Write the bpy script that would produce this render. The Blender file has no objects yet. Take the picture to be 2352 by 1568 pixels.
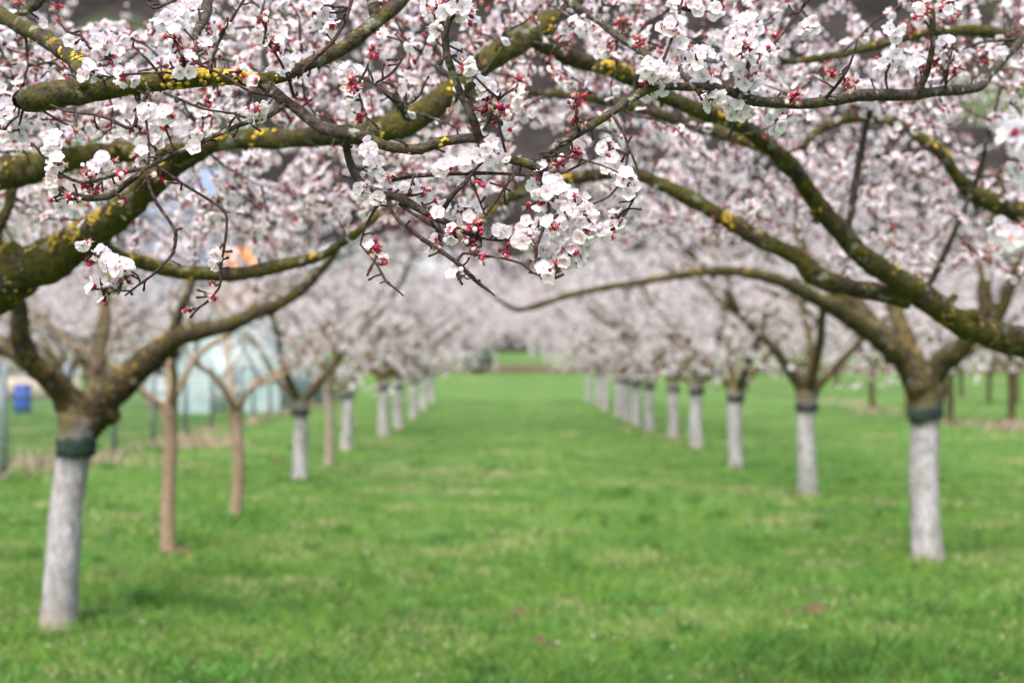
import bpy, math, random
import numpy as np
from mathutils import Matrix, Vector, noise as mnoise, Euler

# ------------------------------------------------------------------ camera, sky, sun, exposure
scn = bpy.context.scene
C = scn.collection
CAM = np.array([0.0, 0.0, 1.45])
PITCH, YAW = 0.8, -0.42
cam_d = bpy.data.cameras.new("camera"); cam = bpy.data.objects.new("camera", cam_d); C.objects.link(cam)
cam.location = CAM
cam.rotation_euler = Euler((math.radians(90 + PITCH), 0, math.radians(YAW)), 'XYZ')
cam_d.lens = 50; cam_d.sensor_width = 36; cam_d.clip_start = 0.05; cam_d.clip_end = 3000
cam_d.dof.use_dof = True; cam_d.dof.focus_distance = 2.13; cam_d.dof.aperture_fstop = 3.6
scn.camera = cam
SUN_EL, SUN_AZ = math.radians(58), math.radians(200)
w = bpy.data.worlds.new("World"); scn.world = w; w.use_nodes = True
nt = w.node_tree; nt.nodes.clear()
sky = nt.nodes.new('ShaderNodeTexSky'); sky.sky_type = 'NISHITA'; sky.sun_disc = False
sky.sun_elevation = SUN_EL; sky.sun_rotation = SUN_AZ; sky.dust_density = 6; sky.air_density = 1.2; sky.ozone_density = 1
hs = nt.nodes.new('ShaderNodeHueSaturation'); hs.inputs['Saturation'].default_value = 1.0
bg = nt.nodes.new('ShaderNodeBackground'); bg.inputs['Strength'].default_value = 0.13
wo = nt.nodes.new('ShaderNodeOutputWorld')
nt.links.new(sky.outputs[0], hs.inputs['Color']); nt.links.new(hs.outputs[0], bg.inputs[0]); nt.links.new(bg.outputs[0], wo.inputs[0])
sd = bpy.data.lights.new("sun", 'SUN'); sd.energy = 1.3; sd.angle = math.radians(14); sd.color = (1.0, 0.97, 1.0)
sun = bpy.data.objects.new("sun", sd); C.objects.link(sun)
sun.rotation_euler = Euler((math.radians(90) - SUN_EL, 0, math.pi - SUN_AZ), 'XYZ')
scn.view_settings.view_transform = 'Standard'; scn.view_settings.look = 'None'
scn.view_settings.exposure = 1.52; scn.view_settings.gamma = 1.0
scn.render.engine = 'CYCLES'
scn.cycles.use_denoising = True
scn.cycles.max_bounces = 8; scn.cycles.diffuse_bounces = 4; scn.cycles.transmission_bounces = 6
scn.cycles.sample_clamp_indirect = 6

rng = np.random.default_rng(7); random.seed(7)
FPX = 2352 * 50 / 36
RM = np.array(cam.rotation_euler.to_matrix())
def P(px, py, d):
    v = np.array([(px - 1176) / FPX * d, -(py - 784) / FPX * d, -d])
    return RM @ v + CAM

def gz(x, y):                                # lie of the land
    y = np.asarray(y, float); x = np.asarray(x, float)
    z = np.zeros(np.broadcast(x, y).shape)
    z = z + np.clip((y - 60) / 60, 0, None) ** 1.25 * 1.05
    z = z + 0.02 * np.sin(x * .55 + 1.3) * np.sin(y * .41)
    return z

# ------------------------------------------------------------------ materials
def newmat(name):
    m = bpy.data.materials.new(name); m.use_nodes = True
    t = m.node_tree; b = t.nodes['Principled BSDF']
    return m, t, b
def nd(t, kind, **kw):
    n = t.nodes.new(kind)
    for k, v in kw.items():
        if k in n.inputs.keys(): n.inputs[k].default_value = v
        else: setattr(n, k, v)
    return n
def noise_n(t, vec, scale, detail=4, rough=.55):
    n = nd(t, 'ShaderNodeTexNoise'); n.inputs['Scale'].default_value = scale
    n.inputs['Detail'].default_value = detail; n.inputs['Roughness'].default_value = rough
    if vec is not None: t.links.new(vec, n.inputs['Vector'])
    return n
def ramp(t, fac, stops):
    r = t.nodes.new('ShaderNodeValToRGB'); e = r.color_ramp.elements
    while len(e) < len(stops): e.new(0.5)
    for i, (p, c) in enumerate(stops):
        e[i].position = p; e[i].color = (*c, 1) if len(c) == 3 else c
    t.links.new(fac, r.inputs[0]); return r
def mixc(t, fac, a, b):
    m = t.nodes.new('ShaderNodeMix'); m.data_type = 'RGBA'
    for s, v in ((0, fac), (6, a), (7, b)):
        if isinstance(v, (int, float)): m.inputs[s].default_value = v
        elif isinstance(v, tuple): m.inputs[s].default_value = (*v, 1)
        else: t.links.new(v, m.inputs[s])
    return m.outputs[2]
def math_n(t, op, a, b=None, clamp=False):
    m = t.nodes.new('ShaderNodeMath'); m.operation = op; m.use_clamp = clamp
    for i, v in enumerate((a, b)):
        if v is None: continue
        if isinstance(v, (int, float)): m.inputs[i].default_value = v
        else: t.links.new(v, m.inputs[i])
    return m.outputs[0]
def bump(t, b, h, strength, dist=.01):
    n = nd(t, 'ShaderNodeBump', Strength=strength, Distance=dist)
    t.links.new(h, n.inputs['Height']); t.links.new(n.outputs[0], b.inputs['Normal'])

def mat_bark(name, dark, mid, moss, mossamt=.5, lich=.62, scale=1.0, up=True, grey=.5):
    m, t, b = newmat(name)
    co = nd(t, 'ShaderNodeTexCoord').outputs['Object']
    n1 = noise_n(t, co, 14 * scale, 6, .65); n2 = noise_n(t, co, 60 * scale, 5, .6); n3 = noise_n(t, co, 7.5 * scale, 9, .72)
    base = ramp(t, n2.outputs[0], [(.3, dark), (.62, mid), (.8, tuple(min(1, c * 1.8 + .03) for c in mid))]).outputs[0]
    mf = ramp(t, n1.outputs[0], [(.62 - mossamt * .3, (0, 0, 0)), (.74 - mossamt * .3, (1, 1, 1))]).outputs[0]
    mossc = ramp(t, n2.outputs[0], [(.3, tuple(c * .45 for c in moss)), (.7, moss)]).outputs[0]
    c = mixc(t, mf, base, mossc)
    n4 = noise_n(t, co, 26 * scale, 3, .5)
    gf = ramp(t, n4.outputs[0], [(.60, (0, 0, 0)), (.66, (grey,) * 3)]).outputs[0]
    c = mixc(t, gf, c, (.27, .28, .23))
    if lich < 1:
        geo = nd(t, 'ShaderNodeNewGeometry'); sx = nd(t, 'ShaderNodeSeparateXYZ'); t.links.new(geo.outputs['Normal'], sx.inputs[0])
        s = math_n(t, 'ADD', n3.outputs[0], math_n(t, 'MULTIPLY', sx.outputs[2], .035))
        s = math_n(t, 'ADD', s, math_n(t, 'MULTIPLY', n2.outputs[0], .08))
        lf = ramp(t, s, [(lich - .01, (0, 0, 0)), (lich + .05, (.9, .9, .9))]).outputs[0]
        lc = ramp(t, n2.outputs[0], [(.35, (.13, .11, .02)), (.48, (.28, .20, .025)), (.62, (.40, .25, .03))]).outputs[0]
        c = mixc(t, lf, c, lc)
    t.links.new(c, b.inputs['Base Color']); b.inputs['Roughness'].default_value = .9
    b.inputs['Specular IOR Level'].default_value = .2
    bump(t, b, math_n(t, 'ADD', n2.outputs[0], n1.outputs[0]), .95, .02 / scale)
    return m
M_bough = mat_bark("mossy_bark", (.009, .007, .005), (.072, .056, .038), (.092, .083, .015), .68, .65)
M_bough2 = mat_bark("orchard_bark", (.014, .010, .007), (.078, .055, .034), (.112, .098, .018), .5, .66)
M_branch = mat_bark("branch_bark", (.016, .012, .011), (.08, .062, .054), (.095, .10, .015), .25, .70, 1.6, grey=.8)
M_twig = mat_bark("twig_bark", (.02, .011, .010), (.072, .044, .042), (.09, .085, .02), .12, 2, 3, grey=.3)
M_young = mat_bark("young_bark", (.13, .09, .06), (.36, .26, .18), (.25, .22, .06), .3, .75)

def mat_trunk(name, barktop):
    m, t, b = newmat(name)
    tc = nd(t, 'ShaderNodeTexCoord'); co = tc.outputs['Object']
    sx = nd(t, 'ShaderNodeSeparateXYZ'); t.links.new(co, sx.inputs[0])
    mp = nd(t, 'ShaderNodeMapping'); mp.inputs['Scale'].default_value = (1, 1, .35); t.links.new(co, mp.inputs[0])
    n1 = noise_n(t, mp.outputs[0], 38, 6, .65); n2 = noise_n(t, mp.outputs[0], 9, 4, .6); n3 = noise_n(t, co, 55, 5, .6)
    white = ramp(t, n1.outputs[0], [(.30, (.08, .07, .065)), (.43, (.26, .25, .255)), (.60, (.41, .405, .42))]).outputs[0]
    white = mixc(t, math_n(t, 'MULTIPLY', ramp(t, n2.outputs[0], [(.45, (0, 0, 0)), (.6, (1, 1, 1))]).outputs[0], .75), white, (.20, .195, .18))
    br = ramp(t, n3.outputs[0], [(.3, (.03, .022, .016)), (.7, (.13, .095, .06))]).outputs[0]
    br = mixc(t, ramp(t, n2.outputs[0], [(.45, (0, 0, 0)), (.6, (1, 1, 1))]).outputs[0], br, (.12, .10, .03))
    zz = math_n(t, 'ADD', sx.outputs[2], math_n(t, 'MULTIPLY', n2.outputs[0], .22))
    f = ramp(t, zz, [(.985, (0, 0, 0)), (1.0, (1, 1, 1))])
    f2 = math_n(t, 'MULTIPLY', math_n(t, 'SUBTRACT', zz, barktop), 14, True)
    zz2 = math_n(t, 'ADD', zz, math_n(t, 'MULTIPLY', n1.outputs[0], .25)); f2 = math_n(t, 'MULTIPLY', math_n(t, 'SUBTRACT', zz2, barktop + .12), 7, True)
    c = mixc(t, f2, white, br)
    lo = math_n(t, 'MULTIPLY', math_n(t, 'SUBTRACT', .22, zz), 7, True)
    c = mixc(t, lo, c, (.30, .20, .15))
    t.links.new(c, b.inputs['Base Color']); b.inputs['Roughness'].default_value = .92
    bump(t, b, math_n(t, 'ADD', n1.outputs[0], n3.outputs[0]), .8, .012)
    return m
M_trunk = mat_trunk("limewashed_trunk", 1.10)

def mat_simple(name, col, rough=.6, trans=0, var=0, vscale=20, metal=0):
    m, t, b = newmat(name)
    b.inputs['Base Color'].default_value = (*col, 1); b.inputs['Roughness'].default_value = rough; b.inputs['Metallic'].default_value = metal
    if var:
        co = nd(t, 'ShaderNodeTexCoord').outputs['Object']; n = noise_n(t, co, vscale, 4)
        r = ramp(t, n.outputs[0], [(.3, tuple(c * (1 - var) for c in col)), (.7, tuple(min(1, c * (1 + var)) for c in col))])
        t.links.new(r.outputs[0], b.inputs['Base Color'])
    if trans:
        tr = nd(t, 'ShaderNodeBsdfTranslucent'); tr.inputs[0].default_value = (*col, 1)
        mx = nd(t, 'ShaderNodeMixShader'); mx.inputs[0].default_value = trans
        out = t.nodes['Material Output']
        t.links.new(b.outputs[0], mx.inputs[1]); t.links.new(tr.outputs[0], mx.inputs[2]); t.links.new(mx.outputs[0], out.inputs[0])
        if var: t.links.new(r.outputs[0], tr.inputs[0])
    return m
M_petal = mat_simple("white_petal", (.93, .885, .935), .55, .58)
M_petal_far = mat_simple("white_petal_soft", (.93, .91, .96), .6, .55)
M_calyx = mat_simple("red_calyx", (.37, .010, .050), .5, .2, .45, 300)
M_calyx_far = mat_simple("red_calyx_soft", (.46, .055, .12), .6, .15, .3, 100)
M_stamen = mat_simple("pale_stamen", (.80, .62, .55), .5, .2)
M_anther = mat_simple("yellow_anther", (.70, .48, .16), .6)
M_heart = mat_simple("pink_flower_heart", (.72, .36, .36), .6, .2)
M_band = mat_simple("green_glue_band", (.008, .024, .018), .85, 0, .7, 22)
M_band2 = mat_simple("black_glue_band", (.018, .017, .02), .5, 0, .3, 30)
M_lichen = mat_simple("orange_lichen", (.40, .265, .025), .9, 0, .45, 120)
M_bud = mat_simple("leaf_bud", (.30, .22, .09), .7, 0, .3, 200)
M_post = mat_simple("galvanised_steel", (.20, .235, .275), .5, 0, .15, 8, 0)
M_wire = mat_simple("fence_wire", (.17, .23, .21), .5, 0, 0, 1, .4)
M_blue = mat_simple("blue_plastic", (.005, .045, .27), .35, 0, .15, 4)
M_white = mat_simple("white_plastic", (.52, .56, .60), .4, 0, .1, 4)

def mat_grass(name, blade):
    m, t, b = newmat(name)
    co = nd(t, 'ShaderNodeTexCoord').outputs['Object']
    n0 = noise_n(t, co, .35, 3); n1 = noise_n(t, co, 1.1, 5, .65); n2 = noise_n(t, co, 5.5, 5, .6)
    k = 1.0
    c = ramp(t, n1.outputs[0], [(.28, (.045, .135, .022)), (.48, (.110, .245, .036)), (.72, (.205, .330, .078))]).outputs[0]
    c = mixc(t, ramp(t, n0.outputs[0], [(.40, (0, 0, 0)), (.58, (.75,) * 3)]).outputs[0], c, (.165, .295, .048))
    dry = math_n(t, 'ADD', math_n(t, 'MULTIPLY', n2.outputs[0], .45), math_n(t, 'MULTIPLY', n0.outputs[0], .55))
    c = mixc(t, ramp(t, dry, [(.545, (0, 0, 0)), (.63, (.75,) * 3)]).outputs[0], c, (.32, .34, .17))
    n5 = noise_n(t, co, 2.3, 3, .5)
    c = mixc(t, ramp(t, n5.outputs[0], [(.58, (0, 0, 0)), (.68, (.8,) * 3)]).outputs[0], c, (.04, .125, .018))
    n7 = noise_n(t, co, 8, 4, .6); c = mixc(t, ramp(t, n7.outputs[0], [(.38, (.7,) * 3), (.55, (0, 0, 0))]).outputs[0], c, (.05, .125, .028))
    n6 = noise_n(t, co, 3.1, 5, .7)
    c = mixc(t, ramp(t, n6.outputs[0], [(.60, (0, 0, 0)), (.69, (.7,) * 3)]).outputs[0], c, (.115, .095, .045))
    if not blade:
        n3 = noise_n(t, co, 40, 4); bump(t, b, math_n(t, 'ADD', n2.outputs[0], n3.outputs[0]), .8, .05)
    else:
        n3 = noise_n(t, co, 55, 2)
        c = mixc(t, ramp(t, n3.outputs[0], [(.35, (0, 0, 0)), (.75, (.5,) * 3)]).outputs[0], c, (.20, .35, .062))
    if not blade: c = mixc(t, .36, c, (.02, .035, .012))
    t.links.new(c, b.inputs['Base Color']); b.inputs['Roughness'].default_value = .75
    b.inputs['Specular IOR Level'].default_value = .25
    if blade:
        tr = nd(t, 'ShaderNodeBsdfTranslucent'); t.links.new(c, tr.inputs[0])
        mx = nd(t, 'ShaderNodeMixShader'); mx.inputs[0].default_value = .4
        t.links.new(b.outputs[0], mx.inputs[1]); t.links.new(tr.outputs[0], mx.inputs[2]); t.links.new(mx.outputs[0], t.nodes['Material Output'].inputs[0])
    return m
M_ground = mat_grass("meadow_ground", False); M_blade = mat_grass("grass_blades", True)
M_drygrass = mat_simple("dry_straw", (.34, .27, .19), .8, .3, .35, 8)
M_soil = mat_simple("brown_soil", (.070, .048, .020), .95, 0, .4, 14)

# ------------------------------------------------------------------ mesh helpers
def link(o, parent=None):
    C.objects.link(o)
    if parent is not None: o.parent = parent
    return o
def tag(o, label=None, cat=None, group=None, kind=None):
    if label: o['label'] = label
    if cat: o['category'] = cat
    if group: o['group'] = group
    if kind: o['kind'] = kind
    return o
def raw_mesh(name, verts, loops, totals, mats, midx=None, smooth=True):
    me = bpy.data.meshes.new(name)
    verts = np.ascontiguousarray(verts, np.float32); loops = np.ascontiguousarray(loops, np.int32); totals = np.ascontiguousarray(totals, np.int32)
    me.vertices.add(len(verts)); me.vertices.foreach_set('co', verts.ravel())
    me.loops.add(len(loops)); me.loops.foreach_set('vertex_index', loops)
    starts = np.concatenate(([0], np.cumsum(totals)[:-1])).astype(np.int32)
    me.polygons.add(len(totals)); me.polygons.foreach_set('loop_start', starts); me.polygons.foreach_set('loop_total', totals)
    for m in mats: me.materials.append(m)
    if midx is not None: me.polygons.foreach_set('material_index', np.ascontiguousarray(midx, np.int32))
    if smooth: me.polygons.foreach_set('use_smooth', np.ones(len(totals), bool))
    me.update(calc_edges=True); me.validate()
    return me
def mesh_obj(name, me, parent=None): return link(bpy.data.objects.new(name, me), parent)

class MB:
    def __init__(s): s.v = []; s.l = []; s.t = []; s.m = []; s.n = 0
    def add(s, v, faces, mi=0):
        v = np.asarray(v, float); s.v.append(v)
        for f in faces: s.l.extend([i + s.n for i in f]); s.t.append(len(f)); s.m.append(mi)
        s.n += len(v)
    def add_np(s, v, quads, mi=0):
        s.v.append(v); s.l.extend((quads + s.n).ravel().tolist()); s.t.extend([quads.shape[1]] * len(quads)); s.m.extend([mi] * len(quads)); s.n += len(v)
    def mesh(s, name, mats, smooth=True):
        return raw_mesh(name, np.concatenate(s.v), s.l, s.t, mats, s.m, smooth)
    def build(s, name, mats, parent=None, smooth=True):
        return mesh_obj(name, s.mesh(name, mats, smooth), parent)
    def box(s, c, d, mi=0, rz=0):
        x, y, z = np.array(d) / 2
        v = np.array([(a, b, e) for e in (-z, z) for a, b in ((-x, -y), (x, -y), (x, y), (-x, y))])
        ca, sa = math.cos(rz), math.sin(rz); v = v @ np.array([[ca, sa, 0], [-sa, ca, 0], [0, 0, 1]]) + np.array(c)
        s.add(v, [(0, 3, 2, 1), (4, 5, 6, 7), (0, 1, 5, 4), (1, 2, 6, 5), (2, 3, 7, 6), (3, 0, 4, 7)], mi)

def tube(mb, pts, rad, seg=8, rough=0., mi=0, cap=True, fs=30.):
    pts = np.asarray(pts, float); rad = np.asarray(rad, float); n = len(pts)
    if n < 2: return
    T = np.gradient(pts, axis=0); T /= np.linalg.norm(T, axis=1)[:, None] + 1e-9
    ref = np.array([0, 0, 1.]) if abs(T[0, 2]) < .9 else np.array([1., 0, 0])
    u = np.cross(T[0], ref); u /= np.linalg.norm(u)
    V = np.empty((n, seg, 3)); a = np.arange(seg) * 2 * math.pi / seg
    for i in range(n):
        u = u - T[i] * u.dot(T[i]); u /= np.linalg.norm(u) + 1e-9; w_ = np.cross(T[i], u)
        dirs = np.outer(np.cos(a), u) + np.outer(np.sin(a), w_)
        r = np.full(seg, rad[i])
        if rough:
            q = pts[i] + dirs * rad[i]
            r = r * (1 + rough * np.array([mnoise.noise(Vector(p * fs)) + .6 * mnoise.noise(Vector(p * fs * 2.7)) for p in q]))
        V[i] = pts[i] + dirs * r[:, None]
    i, j = np.meshgrid(np.arange(n - 1), np.arange(seg), indexing='ij'); j2 = (j + 1) % seg
    q = np.stack([i * seg + j, i * seg + j2, (i + 1) * seg + j2, (i + 1) * seg + j], -1).reshape(-1, 4)
    vv = V.reshape(-1, 3); base = mb.n
    mb.add_np(vv, q, mi)
    if cap:
        for k in (0, n - 1):
            f = [base + k * seg + s_ for s_ in range(seg)]
            if k == 0: f.reverse()
            mb.l.extend(f); mb.t.append(seg); mb.m.append(mi)

def spline(pts, step):
    """Catmull-Rom through pts (columns beyond 3 are interpolated too)."""
    p = np.asarray(pts, float)
    if len(p) == 2: p = np.array([p[0], (p[0] + p[1]) / 2, p[1]])
    q = np.vstack([2 * p[0] - p[1], p, 2 * p[-1] - p[-2]]); out = []
    for i in range(1, len(q) - 2):
        L = np.linalg.norm(q[i + 1][:3] - q[i][:3]); k = max(2, int(L / step))
        t = np.linspace(0, 1, k, endpoint=False)[:, None]
        out.append(.5 * ((2 * q[i]) + (-q[i - 1] + q[i + 1]) * t + (2 * q[i - 1] - 5 * q[i] + 4 * q[i + 1] - q[i + 2]) * t ** 2 + (-q[i - 1] + 3 * q[i] - 3 * q[i + 1] + q[i + 2]) * t ** 3))
    out.append(p[-1:]); return np.vstack(out)

# ------------------------------------------------------------------ flower templates
def petal_grid(mb, az, L, W, cup, nu, nv, mi, lift=.25):
    ca, sa = math.cos(az), math.sin(az); v = []
    for i in range(nu + 1):
        u = i / nu; r = .06 * L + u * L
        wid = W * [.26, .62, .93, 1.0, .60][min(4, round(u * 4))] if nu >= 4 else W * [.3, .85, 1.0, .5][round(u * 3)]
        for j in range(nv + 1):
            s = (j / nv - .5) * 2
            rr = r - (.12 * L * s * s if i == nu else 0) - .05 * L * s * s * u
            z = lift * L * (u ** 1.5) * .6 + cup * L * s * s * (.4 + .6 * u) * .3 + .02 * L * math.sin(az * 3 + 5 * u + 3 * s)
            x, y = rr, wid * s * .5 * 1.0
            v.append((x * ca - y * sa, x * sa + y * ca, z))
    f = [(i * (nv + 1) + j, (i + 1) * (nv + 1) + j, (i + 1) * (nv + 1) + j + 1, i * (nv + 1) + j + 1) for i in range(nu) for j in range(nv)]
    mb.add(v, f, mi)
def cone(mb, r0, r1, z0, z1, seg, mi):
    a = [2 * math.pi * k / seg for k in range(seg)]
    v = [(r0 * math.cos(x), r0 * math.sin(x), z0) for x in a] + [(r1 * math.cos(x), r1 * math.sin(x), z1) for x in a]
    mb.add(v, [(k, (k + 1) % seg, seg + (k + 1) % seg, seg + k) for k in range(seg)] + [tuple(range(seg))[::-1]], mi)
def stamens(mb, n, r, z, rr, seedv, mi, mt, wd=.018):
    q = random.Random(seedv)
    for k in range(n):
        a = 2 * math.pi * k / n + q.uniform(-.2, .2); s = q.uniform(.4, 1) * r; zz = z * q.uniform(.7, 1.1)
        p = np.array([s * math.cos(a), s * math.sin(a), zz]); o = np.array([-math.sin(a), math.cos(a), 0]) * wd
        b0 = np.array([.10 * math.cos(a), .10 * math.sin(a), 0.02])
        mb.add([b0 - o, b0 + o, p + o * .6, p - o * .6], [(0, 1, 2, 3)], mi)
        up = np.array([0, 0, wd * 1.8]); rad = p / np.linalg.norm(p) * wd * 1.8
        mb.add([p - o * 2, p + o * 2, p + up, p + rad], [(0, 1, 2), (0, 1, 3), (0, 2, 3), (1, 2, 3)], mt)
# materials order: petal, calyx, stamen, anther, heart ; unit = radius 1
def flower_hi(seedv, lift, miss=0):
    mb = MB(); q = random.Random(seedv)
    for k in range(5 - miss):
        petal_grid(mb, 2 * math.pi * k / 5 + q.uniform(-.12, .12), 1 * q.uniform(.9, 1.05), 1.0 * q.uniform(.9, 1.05), .9, 4, 3, 0, lift * q.uniform(.6, 1.4))
    cone(mb, .15, .32, -.42, .015, 6, 1)
    for k in range(5):
        a = 2 * math.pi * (k + .5) / 5; ca, sa = math.cos(a), math.sin(a)
        mb.add([(.18 * ca - .1 * sa, .18 * sa + .1 * ca, -.05), (.18 * ca + .1 * sa, .18 * sa - .1 * ca, -.05), (.56 * ca, .56 * sa, -.20)], [(0, 1, 2)], 1)
    cone(mb, .22, .08, .03, .07, 6, 4)
    stamens(mb, 16, .42, .42, 1, seedv, 2, 3)
    return mb
def flower_red(seedv):
    mb = MB(); cone(mb, .14, .30, -.42, .05, 6, 1)
    for k in range(5):
        a = 2 * math.pi * k / 5; ca, sa = math.cos(a), math.sin(a)
        mb.add([(.24 * ca - .16 * sa, .24 * sa + .16 * ca, 0), (.24 * ca + .16 * sa, .24 * sa - .16 * ca, 0), (.60 * ca, .60 * sa, -.22), (.45 * ca, .45 * sa, .03)], [(0, 1, 3), (0, 3, 2), (1, 2, 3)], 1)
    stamens(mb, 15, .55, .72, 1, seedv, 2, 3, .024)
    return mb
def flower_bud(seedv):
    mb = MB(); cone(mb, .12, .27, -.40, .02, 6, 1)
    mb2 = [(0, 0, .52)]
    a = [2 * math.pi * k / 6 for k in range(6)]
    v = [(.29 * math.cos(x), .29 * math.sin(x), .02) for x in a] + [(.34 * math.cos(x), .34 * math.sin(x), .22) for x in a] + [(.2 * math.cos(x), .2 * math.sin(x), .44) for x in a] + mb2
    f = [(r * 6 + k, r * 6 + (k + 1) % 6, (r + 1) * 6 + (k + 1) % 6, (r + 1) * 6 + k) for r in range(2) for k in range(6)] + [(12 + k, 12 + (k + 1) % 6, 18) for k in range(6)]
    mb.add(v, f, 0 if seedv % 3 else 1)
    return mb
def flower_lo(seedv, lift):
    mb = MB(); q = random.Random(seedv)
    for k in range(5):
        a = 2 * math.pi * k / 5 + q.uniform(-.1, .1); ca, sa = math.cos(a), math.sin(a)
        pts = [(.08, 0, .0), (.5, -.42, .1 * lift), (.95, -.28, .4 * lift), (1.0, .25, .42 * lift), (.52, .42, .12 * lift)]
        mb.add([(x * ca - y * sa, x * sa + y * ca, z) for x, y, z in pts], [(0, 1, 2, 3, 4)], 0)
    cone(mb, .13, .30, -.36, -.04, 4, 1)
    cone(mb, .22, .12, .03, .12, 4, 4)
    return mb
def flower_lored(seedv):
    mb = MB(); cone(mb, .16, .5, -.4, .0, 5, 1); cone(mb, .3, .5, .0, .55, 4, 2)
    return mb
class Tpl:
    def __init__(s, mb):
        s.v = np.concatenate(mb.v); s.l = np.array(mb.l); s.t = np.array(mb.t); s.m = np.array(mb.m); s.mb = mb
HI = [Tpl(flower_hi(i, l, m)) for i, (l, m) in enumerate([(.25, 0), (.5, 0), (.8, 0), (.1, 0), (.5, 1), (.4, 0)])]
RED = [Tpl(flower_red(i)) for i in range(3)]; BUD = [Tpl(flower_bud(i)) for i in range(3)]
LO = [Tpl(flower_lo(i, l)) for i, l in enumerate([.4, .9, 1.3])]; LORED = [Tpl(flower_lored(0))]
MATS_N = [M_petal, M_calyx, M_stamen, M_anther, M_heart]
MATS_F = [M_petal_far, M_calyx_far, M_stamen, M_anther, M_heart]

def rotmats(N, axis=None, tilt=None):
    """random orientations whose local Z leans to 'axis' vectors (N,3)."""
    z = rng.normal(size=(N, 3)) if axis is None else axis + rng.normal(size=(N, 3)) * (.6 if tilt is None else tilt)
    z /= np.linalg.norm(z, axis=1)[:, None] + 1e-9
    h = rng.normal(size=(N, 3)); x = np.cross(h, z); x /= np.linalg.norm(x, axis=1)[:, None] + 1e-9
    y = np.cross(z, x); return np.stack([x, y, z], -1)
def scatter_mesh(name, groups, mats):
    """groups: list of (Tpl, pos(N,3), R(N,3,3), scale(N))"""
    V, L, T, Mi, off = [], [], [], [], 0
    for tp, pos, R, s in groups:
        N = len(pos)
        if N == 0: continue
        v = np.einsum('nij,kj->nki', R, tp.v) * s[:, None, None] + pos[:, None, :]
        V.append(v.reshape(-1, 3))
        L.append((tp.l[None, :] + (np.arange(N) * len(tp.v))[:, None] + off).ravel())
        T.append(np.tile(tp.t, N)); Mi.append(np.tile(tp.m, N)); off += N * len(tp.v)
    return raw_mesh(name, np.concatenate(V), np.concatenate(L), np.concatenate(T), mats, np.concatenate(Mi), smooth=True)
def split_kinds(pos, axis, size, redf, tplset, tilt=.6):
    """assign each flower a template; returns groups"""
    N = len(pos); R = rotmats(N, axis, tilt); s = size * rng.uniform(.85, 1.12, N)
    u = rng.random(N); groups = []
    op, rd, bd = tplset
    isred = u < redf; isbud = (u > 1 - .10)
    for cls, mask in ((rd, isred), (bd, isbud & ~isred), (op, ~isred & ~isbud)):
        idx = np.nonzero(mask)[0]; pick = rng.integers(0, len(cls), len(idx))
        for k, tp in enumerate(cls):
            ii = idx[pick == k]; groups.append((tp, pos[ii], R[ii], s[ii]))
    return groups
SET_HI = (HI, RED, BUD); SET_LO = (LO, LORED, LORED)

# ------------------------------------------------------------------ growing twigs towards points
class Skel:
    def __init__(s): s.p = np.zeros((60000, 3)); s.depthn = np.zeros(60000); s.n = 0
    def add(s, pts, d0=0.):
        k = len(pts); s.p[s.n:s.n + k] = pts; s.depthn[s.n:s.n + k] = d0 + np.linspace(0, .1, k); s.n += k
def grow(sk, targets, step=.05, jit=.012, maxlen=9, kink=.15, pen=.25):
    """connect every target to the skeleton; returns list of twig polylines (first point on the parent)."""
    twigs = []
    d0 = np.array([np.min(np.linalg.norm(sk.p[:sk.n] - t, axis=1)) for t in targets])
    for ti in np.argsort(d0):
        t = targets[ti]; dv = np.linalg.norm(sk.p[:sk.n] - t, axis=1) + pen * sk.depthn[:sk.n]; i = int(np.argmin(dv))
        a = sk.p[i]; L = np.linalg.norm(t - a)
        if L < .03 or L > maxlen: continue
        k = max(3, int(L / step) + 1); u = np.linspace(0, 1, k)[:, None]
        side = rng.normal(size=3); side -= side.dot(t - a) / L ** 2 * (t - a)
        side = side / (np.linalg.norm(side) + 1e-9) * L * kink * rng.uniform(.3, 1)
        pts = a + (t - a) * u + side * np.sin(u * math.pi) + rng.normal(size=(k, 3)) * jit * np.minimum(1, u * 3)
        twigs.append(pts); sk.add(pts[1:], sk.depthn[i] + L)
    return twigs
def flowers_on(twigs, spacing, off, start=.25, per=2, skipp=.2, minL=0.):
    pos, ax = [], []
    for tw in twigs:
        seg = np.linalg.norm(np.diff(tw, axis=0), axis=1); L = seg.sum()
        if L < minL: continue
        cum = np.concatenate(([0], np.cumsum(seg))); s = L * start if L > .25 else 0.
        while s < L:
            if rng.random() > skipp:
                c = np.array([np.interp(s, cum, tw[:, k]) for k in range(3)])
                for _ in range(rng.integers(1, per + 1)):
                    a = rng.normal(size=3); a /= np.linalg.norm(a); pos.append(c + a * off * rng.uniform(.5, 1.3)); ax.append(a)
            s += spacing * rng.uniform(.5, 1.6)
    return np.array(pos).reshape(-1, 3), np.array(ax).reshape(-1, 3)
def twig_mesh(mb, twigs, r0=.004, r1=.0016, seg=4, rl=.006):
    for tw in twigs:
        L = np.linalg.norm(tw[-1] - tw[0]); rr = min(r0 + rl * L, .02)
        tube(mb, tw, np.linspace(rr, r1, len(tw)), seg, 0, 0, False)

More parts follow.
